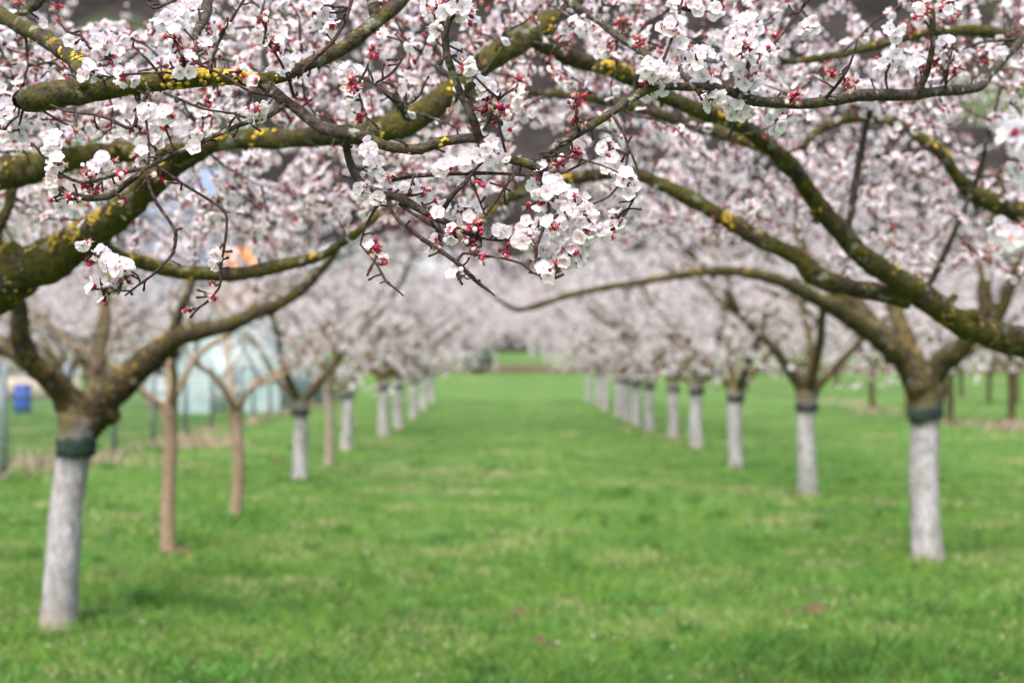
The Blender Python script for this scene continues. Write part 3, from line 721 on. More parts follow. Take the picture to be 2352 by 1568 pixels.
b([(585, 184, 2.16, 12), (625, 208, 2.16, 13), (650, 229, 2.15, 13), (683, 249, 2.14, 13), (727, 287, 2.13, 14), (767, 302, 2.12, 17), (800, 308, 2.12, 15), (830, 316, 2.12, 15), (884, 337, 2.12, 13), (930, 345, 2.12, 12), (967, 347, 2.12, 12), (1000, 334, 2.12, 12), (1050, 325, 2.12, 11), (1094, 322, 2.12, 10), (1130, 340, 2.12, 10), (1165, 366, 2.12, 10), (1215, 378, 2.12, 11), (1250, 394, 2.12, 8), (1270, 405, 2.12, 5)], lich=90, spurs=20)
b([(1100, 318, 2.12, 10), (1084, 267, 2.1, 9), (1054, 207, 2.1, 8), (1034, 150, 2.08, 8), (1026, 100, 2.07, 9), (1030, 55, 2.06, 8), (1050, 20, 2.06, 6), (1060, -20, 2.06, 5)], spurs=16)
tw_list = [
 [(655, 238, 2.14, 7), (617, 267, 2.13, 6), (550, 287, 2.12, 6), (500, 310, 2.11, 6), (450, 333, 2.1, 6), (400, 353, 2.1, 5.5), (360, 373, 2.1, 5.5), (333, 388, 2.1, 5), (283, 397, 2.1, 5), (233, 410, 2.1, 5), (190, 420, 2.1, 4.5), (143, 403, 2.1, 4), (117, 380, 2.1, 3), (110, 353, 2.1, 2)],
 [(335, 390, 2.1, 5), (318, 404, 2.1, 6), (280, 430, 2.1, 8), (247, 451, 2.1, 8.5), (200, 454, 2.1, 8), (160, 446, 2.1, 7), (136, 436, 2.1, 6)],
 [(335, 392, 2.1, 5), (343, 427, 2.1, 4.5), (360, 467, 2.1, 4.5), (383, 500, 2.1, 4), (400, 525, 2.1, 4), (405, 543, 2.1, 4), (397, 583, 2.1, 4), (373, 609, 2.1, 3.6), (350, 633, 2.1, 3.4), (317, 656, 2.1, 3), (287, 679, 2.1, 2)],
 [(322, 650, 2.1, 3), (315, 632, 2.1, 2.6), (290, 618, 2.1, 2.4), (245, 600, 2.1, 2.4), (210, 583, 2.1, 2), (190, 573, 2.1, 1.8), (166, 559, 2.1, 1)],
 [(300, 668, 2.1, 2.4), (270, 668, 2.1, 2.4), (245, 672, 2.1, 2), (232, 658, 2.1, 1.8), (230, 638, 2.1, 1.2)],
 [(355, 375, 2.1, 4), (370, 387, 2.1, 4), (417, 420, 2.11, 4), (460, 447, 2.12, 3.8), (507, 477, 2.12, 3.6), (521, 500, 2.12, 3.2), (518, 543, 2.12, 3), (513, 576, 2.12, 3), (507, 616, 2.12, 3), (507, 649, 2.12, 3), (500, 666, 2.12, 2.8), (480, 689, 2.12, 2.6), (460, 704, 2.12, 2.4), (433, 713, 2.12, 1.6)],
 [(500, 470, 2.12, 2.6), (517, 485, 2.12, 2), (525, 489, 2.12, 1)],
 [(217, 173, 2.2, 3), (243, 182, 2.17, 3), (267, 173, 2.15, 3), (317, 170, 2.13, 3), (383, 167, 2.13, 3), (427, 178, 2.15, 3)],
 [(440, 135, 2.1, 2.6), (460, 150, 2.1, 3), (500, 167, 2.1, 3.2), (540, 190, 2.1, 3.4), (573, 210, 2.1, 3.4), (627, 222, 2.13, 3.6)],
 [(377, 213, 2.15, 3.6), (417, 230, 2.12, 3.4), (467, 250, 2.1, 3), (533, 260, 2.1, 2)],
 [(117, 240, 2.2, 2), (150, 255, 2.16, 2.8), (180, 260, 2.15, 3.2), (217, 263, 2.15, 3.4), (260, 277, 2.15, 4), (290, 293, 2.15, 5), (310, 285, 2.15, 5), (318, 250, 2.16, 5), (345, 205, 2.18, 5)],
 [(178, 262, 2.15, 3), (172, 285, 2.14, 2.6), (166, 305, 2.14, 2)],
 [(480, -5, 2.4, 14), (473, 43, 2.35, 12), (452, 80, 2.25, 8), (455, 110, 2.2, 5), (458, 140, 2.17, 4), (470, 180, 2.16, 4)],
 [(563, -5, 2.15, 3.4), (533, 43, 2.14, 3.6), (507, 87, 2.14, 4), (490, 130, 2.14, 4.2), (483, 175, 2.15, 4.2)],
 [(810, -10, 2.2, 5), (792, 50, 2.18, 4.6), (757, 103, 2.16, 4.6), (717, 140, 2.15, 4.8), (685, 175, 2.15, 5)],
 [(620, 25, 2.1, 2), (610, 83, 2.1, 3), (633, 123, 2.1, 3.4), (657, 167, 2.12, 3.8), (675, 222, 2.14, 4.4)],
 [(900, 414, 2.13, 6), (950, 404, 2.12, 6), (1017, 401, 2.12, 5), (1084, 398, 2.12, 5), (1150, 399, 2.12, 4), (1234, 404, 2.12, 4), (1284, 400, 2.12, 3.4), (1324, 383, 2.12, 3), (1384, 353, 2.12, 2)],
 [(800, 312, 2.14, 8), (795, 345, 2.2, 8), (806, 385, 2.22, 9), (832, 425, 2.2, 10), (880, 446, 2.17, 10), (924, 455, 2.15, 10), (967, 478, 2.14, 10), (1017, 507, 2.14, 9), (1060, 530, 2.14, 7), (1100, 545, 2.14, 5)],
 [(890, 450, 2.17, 6), (897, 480, 2.15, 5), (917, 507, 2.12, 5.4), (945, 530, 2.1, 5.6), (970, 549, 2.1, 5.6), (1010, 576, 2.1, 5.6), (1044, 599, 2.1, 5.4), (1074, 626, 2.1, 5.4), (1097, 649, 2.1, 4.4), (1118, 664, 2.1, 3.4), (1138, 680, 2.1, 2.2)],
 [(917, 468, 2.16, 4), (950, 490, 2.14, 4.4), (1000, 522, 2.13, 4), (1024, 539, 2.12, 3.8), (1067, 546, 2.12, 3.4), (1104, 546, 2.12, 3.2), (1150, 552, 2.12, 2.8), (1180, 540, 2.12, 2)],
 [(1048, 603, 2.1, 3.8), (1064, 582, 2.1, 3.4), (1100, 586, 2.1, 3.2), (1150, 592, 2.1, 3), (1200, 606, 2.1, 3), (1222, 625, 2.1, 2.6), (1240, 632, 2.1, 2.4)],
 [(1296, 630, 2.1, 3.5), (1264, 642, 2.1, 5), (1246, 641, 2.1, 4), (1234, 608, 2.1, 4), (1232, 570, 2.1, 4), (1250, 520, 2.1, 4), (1262, 460, 2.11, 5), (1255, 398, 2.12, 6)],
 [(1110, 503, 2.1, 2.6), (1137, 467, 2.1, 3), (1160, 430, 2.1, 3.2), (1180, 403, 2.1, 3.4), (1192, 380, 2.12, 3.4)],
 [(1018, 480, 2.13, 6), (1044, 443, 2.1, 5.6), (1070, 417, 2.1, 5), (1086, 395, 2.1, 4), (1120, 360, 2.1, 3.5)],
 [(1116, 497, 2.1, 2.6), (1104, 467, 2.1, 3), (1090, 433, 2.1, 3.2), (1077, 412, 2.1, 3.4)],
 [(834, 180, 2.14, 3), (867, 197, 2.12, 3.2), (900, 223, 2.1, 3.4), (927, 237, 2.1, 3.6), (950, 233, 2.1, 3), (967, 213, 2.1, 2.6), (974, 190, 2.1, 1.6)],
 [(864, 190, 2.12, 3), (894, 173, 2.1, 3), (917, 147, 2.1, 3), (927, 123, 2.1, 2.8), (920, 93, 2.1, 2.2), (906, 78, 2.1, 1.2)],
 [(822, 210, 2.14, 3.4), (830, 180, 2.13, 3.2), (844, 155, 2.12, 3), (854, 103, 2.12, 2)],
 [(850, 318, 2.12, 4), (845, 285, 2.12, 3), (822, 210, 2.14, 3)],
 [(884, 213, 2.5, 7), (917, 240, 2.6, 9), (938, 273, 2.9, 9)],
 [(1001, 90, 2.08, 1.6), (1037, 130, 2.08, 2.6), (1074, 160, 2.08, 3), (1104, 190, 2.08, 3.2), (1127, 213, 2.08, 3.4), (1144, 230, 2.09, 3.6), (1130, 262, 2.1, 3.8), (1112, 300, 2.11, 4)],
 [(1144, 230, 2.09, 3.6), (1164, 213, 2.08, 3.2), (1184, 203, 2.08, 3), (1192, 188, 2.08, 1.6)],
 [(1140, 258, 2.1, 2.4), (1147, 290, 2.1, 3.2), (1154, 320, 2.1, 3.6), (1160, 350, 2.12, 4)],
 [(828, 562, 2.2, 2), (867, 609, 2.16, 3), (887, 646, 2.14, 3), (905, 660, 2.13, 2.6), (927, 680, 2.13, 1.6)],
 [(828, 562, 2.2, 2.6), (840, 520, 2.2, 3), (862, 480, 2.2, 4), (885, 452, 2.17, 5)],
 [(872, 651, 2.14, 1.4), (888, 645, 2.14, 2), (897, 652, 2.14, 2)],
 [(995, 522, 2.13, 4), (985, 490, 2.13, 3.5), (975, 470, 2.14, 3)],
 [(1080, 640, 2.1, 2), (1070, 640, 2.1, 2), (1062, 632, 2.1, 2), (1050, 645, 2.1, 1.6), (1073, 627, 2.1, 2)],
 [(255, 140, 2.25, 2.6), (205, 110, 2.2, 2.6), (183, 72, 2.2, 1.6)],
 [(335, 190, 2.18, 3), (345, 230, 2.15, 3), (335, 262, 2.13, 3), (342, 330, 2.12, 3), (342, 378, 2.1, 3)],
 [(405, 358, 2.1, 3), (390, 320, 2.1, 2.8), (378, 285, 2.1, 2.6), (372, 255, 2.1, 1.8)],
 [(520, 302, 2.12, 2.8), (535, 275, 2.11, 2.6), (550, 262, 2.1, 2)], [(468, 325, 2.1, 2.6), (467, 300, 2.1, 2.4), (465, 268, 2.1, 2)],
 [(378, 190, 2.17, 3.2), (350, 150, 2.14, 3), (305, 105, 2.12, 2)], [(405, 0, 2.12, 3), (350, 20, 2.12, 3.4), (333, -10, 2.12, 3)],
 [(430, 180, 2.16, 3.4), (420, 135, 2.1, 3), (400, 90, 2.1, 3), (395, 45, 2.1, 2)],
]
for rows in tw_list: b(rows, name='branch', rough=.2, spurs=34)
# ---- right near tree
R0 = Near((3.1, 5.8, 0), "near apricot tree whose long mossy boughs reach in from the right edge", G_N)
tr = mesh_obj('trunk', trunk_mesh('trunk', 1.12, .12, (-.03, 0), sd=5), R0.root)
mesh_obj('glue_band', band_mesh('glue_band', .98, .1, .13, M_band), tr)
b = R0.bough
b([(2500, 815, 4.75, 40), (2400, 800, 4.6, 37), (2330, 782, 4.5, 35), (2240, 755, 4.4, 31), (2150, 700, 4.3, 28), (2060, 640, 4.2, 27), (1985, 590, 4.1, 25), (1935, 535, 4.05, 23), (1885, 480, 4.0, 22), (1830, 400, 3.9, 20), (1775, 342, 3.8, 19), (1690, 285, 3.7, 18), (1570, 240, 3.6, 18), (1450, 178, 3.5, 19), (1360, 148, 3.42, 18), (1280, 118, 3.36, 20), (1225, 95, 3.32, 18)],
  extra=[CR(3.08, 5.8, 1.05, .1), CR(2.75, 5.4, 1.3, .085)], lich=1100)
b([(2090, 690, 4.25, 20), (2000, 669, 4.25, 22), (1934, 655, 4.2, 22), (1867, 628, 4.2, 22), (1834, 592, 4.2, 20), (1767, 560, 4.2, 20), (1690, 518, 4.2, 19), (1600, 465, 4.2, 18), (1520, 425, 4.2, 16), (1450, 398, 4.2, 14), (1350, 405, 4.2, 13), (1250, 425, 4.2, 13), (1170, 455, 4.2, 11), (1110, 500, 4.2, 8)], lich=260)
b([(2480, 560, 5.0, 32), (2400, 515, 4.9, 28), (2345, 490, 4.8, 25), (2284, 467, 4.75, 22), (2234, 445, 4.7, 18), (2200, 405, 4.65, 15), (2160, 350, 4.6, 14), (2117, 318, 4.6, 13), (2060, 283, 4.6, 12), (1968, 272, 4.6, 11), (1900, 292, 4.6, 10), (1861, 317, 4.6, 8), (1845, 345, 4.6, 6)],
  extra=[CR(3.1, 5.8, 1.08, .08), CR(2.75, 5.5, 1.6, .06)], lich=400)
b([(2440, 60, 4.2, 16), (2334, 88, 4.1, 15), (2268, 72, 4.0, 14), (2150, 74, 3.9, 11), (2068, 90, 3.85, 11), (2000, 105, 3.8, 10), (1944, 121, 3.75, 9), (1868, 134, 3.7, 9), (1800, 145, 3.7, 7)],
  extra=[CR(3.1, 5.8, 1.1, .06), CR(2.7, 5.3, 2.0, .045), CR(2.0, 4.6, 2.35, .03)])
b([(1210, 215, 4.5, 9), (1284, 217, 4.5, 11), (1384, 227, 4.5, 13), (1484, 252, 4.5, 14), (1567, 277, 4.5, 14), (1660, 305, 4.5, 16), (1750, 335, 4.2, 16), (1800, 365, 3.95, 16)], lich=150)
b([(1944, 540, 4.05, 8), (1968, 400, 4.0, 8), (1984, 317, 3.95, 7), (2000, 250, 3.9, 7), (2010, 200, 3.9, 5)], name='branch')
b([(2118, 680, 4.3, 7), (2160, 600, 4.25, 7), (2195, 522, 4.2, 6), (2228, 450, 4.2, 6), (2254, 383, 4.15, 6), (2268, 317, 4.1, 5), (2300, 200, 4.1, 4)], name='branch')
b([(2440, -10, 3.1, 10), (2390, 50, 3.0, 10), (2352, 87, 2.9, 9), (2334, 110, 2.85, 9), (2284, 160, 2.75, 9), (2256, 193, 2.68, 10), (2230, 203, 2.65, 11), (2168, 212, 2.6, 12), (2100, 217, 2.55, 13), (2034, 217, 2.5, 13), (1967, 218, 2.45, 14), (1917, 230, 2.42, 13), (1868, 237, 2.38, 12), (1800, 233, 2.34, 13), (1734, 231, 2.3, 12), (1690, 217, 2.27, 11), (1640, 204, 2.24, 10), (1567, 205, 2.2, 9), (1517, 203, 2.18, 9), (1484, 213, 2.17, 10), (1434, 240, 2.15, 10), (1384, 270, 2.14, 10), (1334, 300, 2.13, 10), (1284, 330, 2.13, 10), (1248, 355, 2.13, 10), (1225, 375, 2.13, 8)],
  extra=[CR(3.1, 5.8, 1.1, .06), CR(2.8, 5.2, 1.9, .05), CR(2.1, 4.2, 2.35, .032)], spurs=14, mat=M_branch, lich=60)
b([(2095, 222, 2.55, 9), (2128, 173, 2.53, 8), (2141, 100, 2.5, 7), (2141, 33, 2.48, 6), (2145, -20, 2.48, 5)], name='branch', spurs=20)
b([(1890, 232, 2.4, 4.6), (1924, 193, 2.36, 4), (1951, 150, 2.34, 3.6), (1971, 88, 2.32, 1.6)], name='branch', spurs=25)
b([(1940, 165, 2.35, 2.6), (1918, 178, 2.35, 2), (1908, 162, 2.35, 1.4)], name='branch')
b([(1865, -10, 2.4, 4.6), (1828, 37, 2.4, 4.4), (1794, 80, 2.38, 4), (1765, 115, 2.36, 3.6), (1735, 150, 2.33, 3.4), (1700, 205, 2.28, 4)], name='branch', spurs=16)
b([(1290, -20, 2.8, 10), (1314, 10, 2.75, 10), (1377, 52, 2.7, 9), (1417, 84, 2.65, 9), (1467, 117, 2.55, 8), (1520, 150, 2.45, 8), (1567, 173, 2.35, 7), (1610, 200, 2.25, 6)], name='branch', spurs=16)
b([(1570, -10, 2.2, 3), (1555, 50, 2.18, 4), (1535, 110, 2.17, 4), (1512, 165, 2.17, 4.5), (1495, 208, 2.17, 5)], name='branch', spurs=20)
b([(1252, 358, 2.12, 3), (1300, 360, 2.11, 2.6), (1350, 370, 2.11, 2.4), (1400, 387, 2.11, 1.8), (1425, 400, 2.1, 1.2)], name='branch', spurs=20)
b([(1330, 303, 2.12, 3), (1322, 270, 2.1, 3), (1325, 225, 2.1, 2)], name='branch', spurs=20)
b([(1720, 232, 2.3, 5), (1715, 170, 2.25, 5), (1725, 110, 2.24, 4), (1740, 60, 2.22, 3)], name='branch', spurs=20)
b([(1640, 205, 2.24, 4), (1600, 150, 2.22, 4), (1605, 100, 2.22, 3)], name='branch', spurs=20)
b([(1405, 260, 2.14, 4), (1440, 330, 2.12, 3.4), (1432, 400, 2.12, 3), (1400, 450, 2.12, 2.6), (1345, 480, 2.12, 2.4), (1340, 540, 2.12, 2)], name='branch', spurs=20)
b([(1440, 330, 2.12, 3), (1468, 420, 2.12, 2.6), (1420, 520, 2.12, 2.2)], name='branch', spurs=20)
b([(2168, 215, 2.6, 3), (2178, 160, 2.56, 3), (2190, 100, 2.54, 2.4)], name='branch', spurs=20)
b([(2040, 215, 2.5, 3), (2035, 170, 2.48, 3), (2060, 120, 2.46, 2.4), (2050, 70, 2.46, 2)], name='branch', spurs=20)

# ---- blossom clusters near the focus: (px, py, radius px, count, share of red, depth offset)
CL_L = [(40, 5, 20, 5, .5), (128, 15, 14, 5, .9), (105, 58, 12, 2, .2), (133, 45, 8, 3, .9), (205, 165, 20, 7, .4), (250, 128, 28, 12, .15), (232, 105, 20, 6, .3), (290, 172, 22, 10, .1), (165, 95, 12, 2, .2), (395, 45, 24, 10, .1), (403, 92, 22, 9, .5), (447, 20, 24, 10, .2), (425, 150, 20, 6, .1), (440, 172, 12, 3, .1), (462, 112, 18, 6, .7), (513, 62, 12, 2, .3), (601, 45, 16, 5, .8), (596, 78, 13, 4, .6), (636, 105, 18, 5, .3), (622, 165, 12, 2, .3), (662, 152, 16, 4, .2), (552, 165, 14, 4, .9), (585, 190, 9, 3, .8), (740, 35, 24, 9, .3), (765, 62, 14, 4, .3), (735, 15, 20, 5, .1), (0, 230, 28, 10, .15), (20, 262, 24, 8, .1), (42, 300, 20, 5, .05), (10, 300, 20, 6, .3), (72, 328, 12, 1, 0), (75, 372, 14, 1, 0), (5, 430, 13, 1, 0), (122, 330, 24, 10, .05), (150, 355, 26, 12, .15), (125, 372, 18, 6, .4), (170, 300, 7, 2, .3), (340, 262, 16, 6, .1), (320, 300, 24, 10, .0), (345, 325, 26, 12, .05), (382, 262, 18, 7, .5), (378, 285, 16, 6, .8), (325, 362, 18, 6, .5), (195, 395, 15, 5, .8), (240, 380, 24, 10, .2), (120, 412, 20, 7, .5), (210, 437, 20, 9, .9), (165, 458, 14, 5, .7), (130, 462, 18, 4, .0), (275, 402, 13, 5, .8), (290, 458, 10, 1, .5), (356, 402, 7, 2, 1), (376, 408, 7, 2, 1), (443, 345, 11, 3, .6), (470, 272, 14, 5, .5), (455, 300, 12, 3, .4), (550, 262, 17, 4, .0), (592, 252, 18, 6, .2), (570, 245, 10, 2, .5), (485, 236, 9, 3, .7),
 (800, 180, 22, 8, .2), (808, 200, 18, 5, .5), (806, 232, 16, 5, .3), (825, 268, 17, 7, .8), (853, 122, 14, 6, 1), (1005, 20, 30, 12, .3), (1045, 15, 32, 14, .15), (1070, 35, 20, 7, .3), (1004, 62, 14, 5, .5), (1052, 128, 16, 4, .1), (1070, 150, 14, 4, .4), (1092, 172, 14, 5, .4), (1112, 200, 15, 6, .5), (1117, 232, 18, 4, .0), (1108, 252, 16, 7, .8), (1155, 250, 15, 7, .9), (1188, 190, 14, 5, .8), (1193, 210, 9, 3, .6), (1150, 282, 17, 8, .9), (1172, 297, 9, 1, 0), (1120, 338, 26, 10, .05), (1145, 362, 18, 6, .1), (1078, 370, 22, 9, .1), (1025, 384, 20, 7, .3), (842, 345, 18, 5, .0), (855, 378, 16, 4, .1), (822, 388, 10, 2, .2), (892, 402, 14, 5, .3), (835, 435, 14, 4, .1), (862, 455, 13, 3, .1), (945, 432, 17, 3, 0), (978, 440, 14, 4, .6), (1003, 470, 14, 3, .1), (1001, 495, 13, 3, .3), (1103, 420, 9, 3, .8), (1075, 490, 24, 10, .05), (1100, 510, 16, 7, .8), (1258, 420, 32, 14, .0), (1275, 445, 30, 12, .05), (1240, 455, 16, 4, .3), (1215, 477, 11, 4, .9), (1320, 475, 32, 14, .1), (1345, 500, 22, 8, .2), (1220, 530, 26, 12, .05), (1210, 550, 20, 8, .1), (1232, 575, 24, 10, .05), (1290, 545, 26, 12, .1), (1305, 585, 30, 14, .05), (1280, 610, 20, 8, .2), (1255, 626, 16, 4, .0), (1272, 520, 18, 6, .3), (1318, 560, 18, 7, .1),
 (997, 564, 17, 3, .1), (1013, 555, 10, 1, .2), (1040, 533, 16, 5, .3), (1078, 558, 13, 6, 1), (1092, 580, 13, 6, 1), (1107, 592, 7, 2, 1), (1090, 528, 18, 7, .9), (1152, 530, 13, 4, .4), (1163, 575, 13, 6, .9), (1225, 595, 7, 1, 1), (1050, 628, 17, 4, 0), (862, 570, 15, 6, .5), (880, 600, 13, 4, .6),
 (192, 560, 9, 2, .4), (203, 602, 9, 1, .3), (233, 583, 13, 4, 0), (252, 602, 15, 5, .0), (276, 615, 17, 7, .1), (288, 640, 13, 6, .8), (215, 662, 8, 1, 0), (240, 668, 9, 4, .9), (272, 663, 11, 5, .7), (240, 692, 9, 1, 0), (252, 655, 11, 3, .2), (495, 582, 6, 1, 0), (498, 604, 7, 2, .6), (487, 648, 6, 1, 1), (490, 686, 6, 2, 1), (430, 713, 6, 2, 1)]
CL_R = [(1325, 232, 18, 9, .8), (1325, 278, 12, 4, .9), (1330, 62, 26, 10, .3), (1302, 100, 22, 9, .9), (1430, 55, 17, 6, .9), (1470, 95, 18, 6, .9), (1390, 112, 20, 9, .6), (1555, 18, 14, 4, .1), (1542, 62, 22, 8, .1), (1552, 105, 20, 8, .3), (1500, 160, 30, 14, .05), (1520, 180, 26, 10, .05), (1480, 205, 18, 6, .4), (1500, 235, 17, 6, .4), (1400, 345, 18, 7, .1), (1415, 380, 28, 12, .05), (1440, 420, 24, 9, .05), (1330, 415, 16, 5, .4), (1282, 375, 17, 8, .9), (1322, 352, 16, 7, .8), (1380, 530, 16, 6, .7), (1405, 530, 18, 6, .1), (1345, 540, 15, 6, .2), (1420, 500, 16, 5, .1),
 (1650, 27, 18, 6, .2), (1590, 12, 20, 6, .1), (1715, 70, 26, 12, .1), (1700, 115, 34, 18, .15), (1730, 140, 28, 12, .3), (1715, 180, 30, 14, .05), (1720, 215, 24, 10, .1), (1598, 135, 30, 14, .1), (1620, 190, 26, 10, .3), (1640, 225, 20, 7, .1), (1690, 245, 24, 10, .05), (1780, 95, 20, 8, .7), (1760, 120, 20, 8, .1), (1825, 225, 18, 9, 1), (1908, 165, 11, 5, 1), (1947, 197, 9, 4, 1), (1995, 222, 20, 8, .1), (1985, 245, 18, 6, .2), (1960, 192, 14, 4, .2), (2035, 150, 22, 10, .2), (2060, 135, 15, 5, .1), (1785, 277, 20, 8, .05), (2010, 258, 18, 7, .1), (2050, 72, 18, 5, .1), (2098, 68, 18, 8, .9), (2115, 25, 18, 9, .8), (2145, 8, 24, 10, .4), (2180, 25, 24, 10, .2), (2230, 45, 18, 7, .3), (2168, 108, 18, 7, .1), (2185, 135, 15, 6, .3), (2112, 150, 20, 8, .2), (2150, 145, 15, 7, .8), (2230, 78, 15, 6, .7), (2262, 130, 17, 8, .8), (2292, 122, 15, 5, 0), (2340, 40, 22, 10, .7), (2192, 160, 14, 6, .8), (1860, 60, 18, 6, .3)]
def do_tree(T, CL, boxes, ntar, seedv):
    global rng; rng = np.random.default_rng(seedv)
    pos_all, ax_all, red_all, size_all = [], [], [], []
    stem = MB()
    for (x, y, r, n, rf) in CL:
        d = T.depth_at(x, y) + rng.uniform(-.03, .04); c = P(x, y, d) - T.loc; rm = r / FPX * d
        i = int(np.argmin(np.linalg.norm(T.sk.p[:T.sk.n] - c, axis=1))); a = T.sk.p[i]
        if np.linalg.norm(c - a) > .006:
            k = 5; u = np.linspace(0, 1, k)[:, None]; pts = a + (c - a) * u + rng.normal(size=(k, 3)) * .0025 * np.sin(u * 3.1); tube(stem, pts, np.linspace(.0026, .0016, k), 5, .2, 0, True, 200)
        n = int(round(n * (1.75 if y > 545 and x < 700 else (1.25 if n < 10 else 1.05)))); rm *= 1.12; rf = min(1, rf + .12)
        nn = 0; got = []
        while len(got) < n and nn < n * 40:
            nn += 1; o = rng.normal(size=3); o /= np.linalg.norm(o); q = c + o * rm * rng.uniform(.35, 1.0) * np.array([1, 1.1, 1])
            if all(np.linalg.norm(q - g) > .0135 for g in got) or nn > n * 25: got.append(q)
        for q in got:
            o = q - c; o /= np.linalg.norm(o) + 1e-9; isred = rng.random() < rf
            a2 = o + np.array([0, -.75, -.1]) * (1 if not isred else .2)
            pos_all.append(q); ax_all.append(a2); red_all.append(isred)
            st = np.array([c + o * rm * .1, (c + q) / 2 + rng.normal(size=3) * .001, q - o * .004]); tube(stem, st, [.0012, .001, .001], 4, 0, 0, False)
    pos, ax, red = np.array(pos_all), np.array(ax_all), np.array(red_all)
    N = len(pos); R = rotmats(N, ax, .45); s = np.where(red, .0116, .0110) * rng.uniform(.88, 1.12, N)
    kind = np.where(red, np.where(rng.random(N) < .62, 1, 2), 0); pick = rng.integers(0, 60, N)
    fam = [HI, RED, BUD]; meshes = {}
    # the hundred nearest to the middle of the focus become parts of their own
    score = np.abs(np.linalg.norm(pos + T.loc - CAM, axis=1) - 2.2) + rng.uniform(0, .12, N); order = np.argsort(score)[:100]; solo = set(order.tolist())
    for i in order:
        fm = fam[kind[i]]; ti = pick[i] % len(fm); key = (int(kind[i]), int(ti))
        if key not in meshes:
            tp = fm[ti]; meshes[key] = raw_mesh('blossom', tp.v, tp.l, tp.t, MATS_N, tp.m)
        o = bpy.data.objects.new('blossom', meshes[key]); C.objects.link(o); o.parent = T.root
        M = np.eye(4); M[:3, :3] = R[i] * s[i]; M[:3, 3] = pos[i]; o.matrix_basis = Matrix(M.tolist())
    groups = []
    for kd in range(3):
        for ti in range(len(fam[kd])):
            ii = np.array([i for i in range(N) if i not in solo and kind[i] == kd and pick[i] % len(fam[kd]) == ti], int)
            if len(ii): groups.append((fam[kd][ti], pos[ii], R[ii], s[ii]))
    # procedural twigs filling the crown
    Tg = []
    for (x0, x1, y0, y1, d0, d1, w_) in boxes:
        for _ in range(int(ntar * w_)):
            Tg.append(P(rng.uniform(x0, x1), rng.uniform(y0, y1), rng.uniform(d0, d1)) - T.loc)
    tw = grow(T.sk, np.array(Tg), step=.035, jit=.004, maxlen=1.4, kink=.12, pen=.1)
    mb = MB(); twig_mesh(mb, tw, .0028, .0014, 5, .007)
    o = mb.build('twigs', [M_branch], T.root); o['kind'] = 'stuff'
    o = stem.build('stalks', [M_twig], T.root); o['kind'] = 'stuff'
    if T.spur.n: o = T.spur.build('spurs', [M_twig], T.root); o['kind'] = 'stuff'
    fp, fa = flowers_on(tw, .019, .014, .10, 3, .2)
    hf = in_front(fp + T.loc); fp, fa = fp[~hf], fa[~hf]
    w_ = fp + T.loc; near = np.linalg.norm(w_ - CAM, axis=1) < 3.2
    groups += split_kinds(fp[near], fa[near], .0112, .34, SET_HI); g2 = split_kinds(fp[~near], fa[~near], .0124, .32, SET_HI)
    o = mesh_obj('blossoms', scatter_mesh('blossoms', groups + g2, MATS_N), T.root); o['kind'] = 'stuff'
    print('near tree flowers', len(fp), 'sharp', N, 'twigs', len(tw))
do_tree(L0, CL_L, [(-120, 500, 50, 330, 2.6, 4.8, .28), (400, 1250, -150, 330, 2.7, 5.0, .36), (-120, 420, 330, 520, 3.2, 5, .10), (420, 1200, 330, 520, 3.4, 5.2, .18), (1100, 1400, -100, 300, 3.2, 5, .06), (-120, 700, 500, 640, 4.3, 6, .05)], 1050, 5)
do_tree(R0, CL_R, [(1250, 1800, -150, 330, 2.8, 5.4, .32), (1800, 2500, -150, 330, 2.9, 5.6, .19), (1350, 1900, 330, 560, 4, 6, .16), (1900, 2500, 330, 640, 4.2, 6.2, .12)], 1050, 6)

# ---- the two near trees that stand in the photo
def std_tree(loc, label, group, boughs, rtr, lean, bandc, bandz, bandh, tilt, Rr_, H, ntar, seedv, htr=1.12, extra_boughs=0):
    global rng; rng = np.random.default_rng(seedv)
    T = Near(loc, label, group)
    tr = mesh_obj('trunk', trunk_mesh('trunk', htr, rtr, lean, sd=seedv % 7, flare=1.4), T.root)
    mesh_obj('glue_band', band_mesh('glue_band', bandz, bandh, rtr * 1.12, bandc, lean, htr, tilt), tr)
    for rows, lich in boughs: T.bough(rows, M_bough2, lich=lich, step=.05, seg=12)
    for i in range(extra_boughs):
        lp = limb_path(rng.uniform(0, 6.28), htr - .1, Rr_ * rng.uniform(.6, .9), H * rng.uniform(.75, .95), rng.uniform(.6, .9), .05)
        lp[:, 0] += lean[0]; lp[:, 1] += lean[1]; s = spline(lp, .08); mb = MB(); tube(mb, s[:, :3], s[:, 3], 10, .12, 0, True, 14); mb.build('bough', [M_bough2], T.root); T.sk.add(s[3:, :3])
    Tg = []
    while len(Tg) < ntar:
        p = rng.uniform(-1, 1, 3)
        if np.linalg.norm(p) > 1: continue
        x, y, z = p[0] * Rr_, p[1] * Rr_, (1.75 + H) / 2 + p[2] * (H - 1.75) / 2
        if math.hypot(x, y) < 1.1 and z < 2.2: continue
        Tg.append((x, y, z))
    tw = grow(T.sk, np.array(Tg), step=.07, jit=.012, maxlen=2, kink=.14, pen=.12)
    mb = MB(); twig_mesh(mb, tw, .0035, .0016, 4, .010); o = mb.build('twigs', [M_bough2], T.root); o['kind'] = 'stuff'
    fp, fa = flowers_on(tw, .034, .018, .10, 4, .2)
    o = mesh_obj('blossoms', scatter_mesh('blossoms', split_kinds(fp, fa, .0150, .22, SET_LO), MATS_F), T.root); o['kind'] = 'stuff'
    print('std flowers', len(fp))
x = row_x(135, 7.82)
dl = 7.8
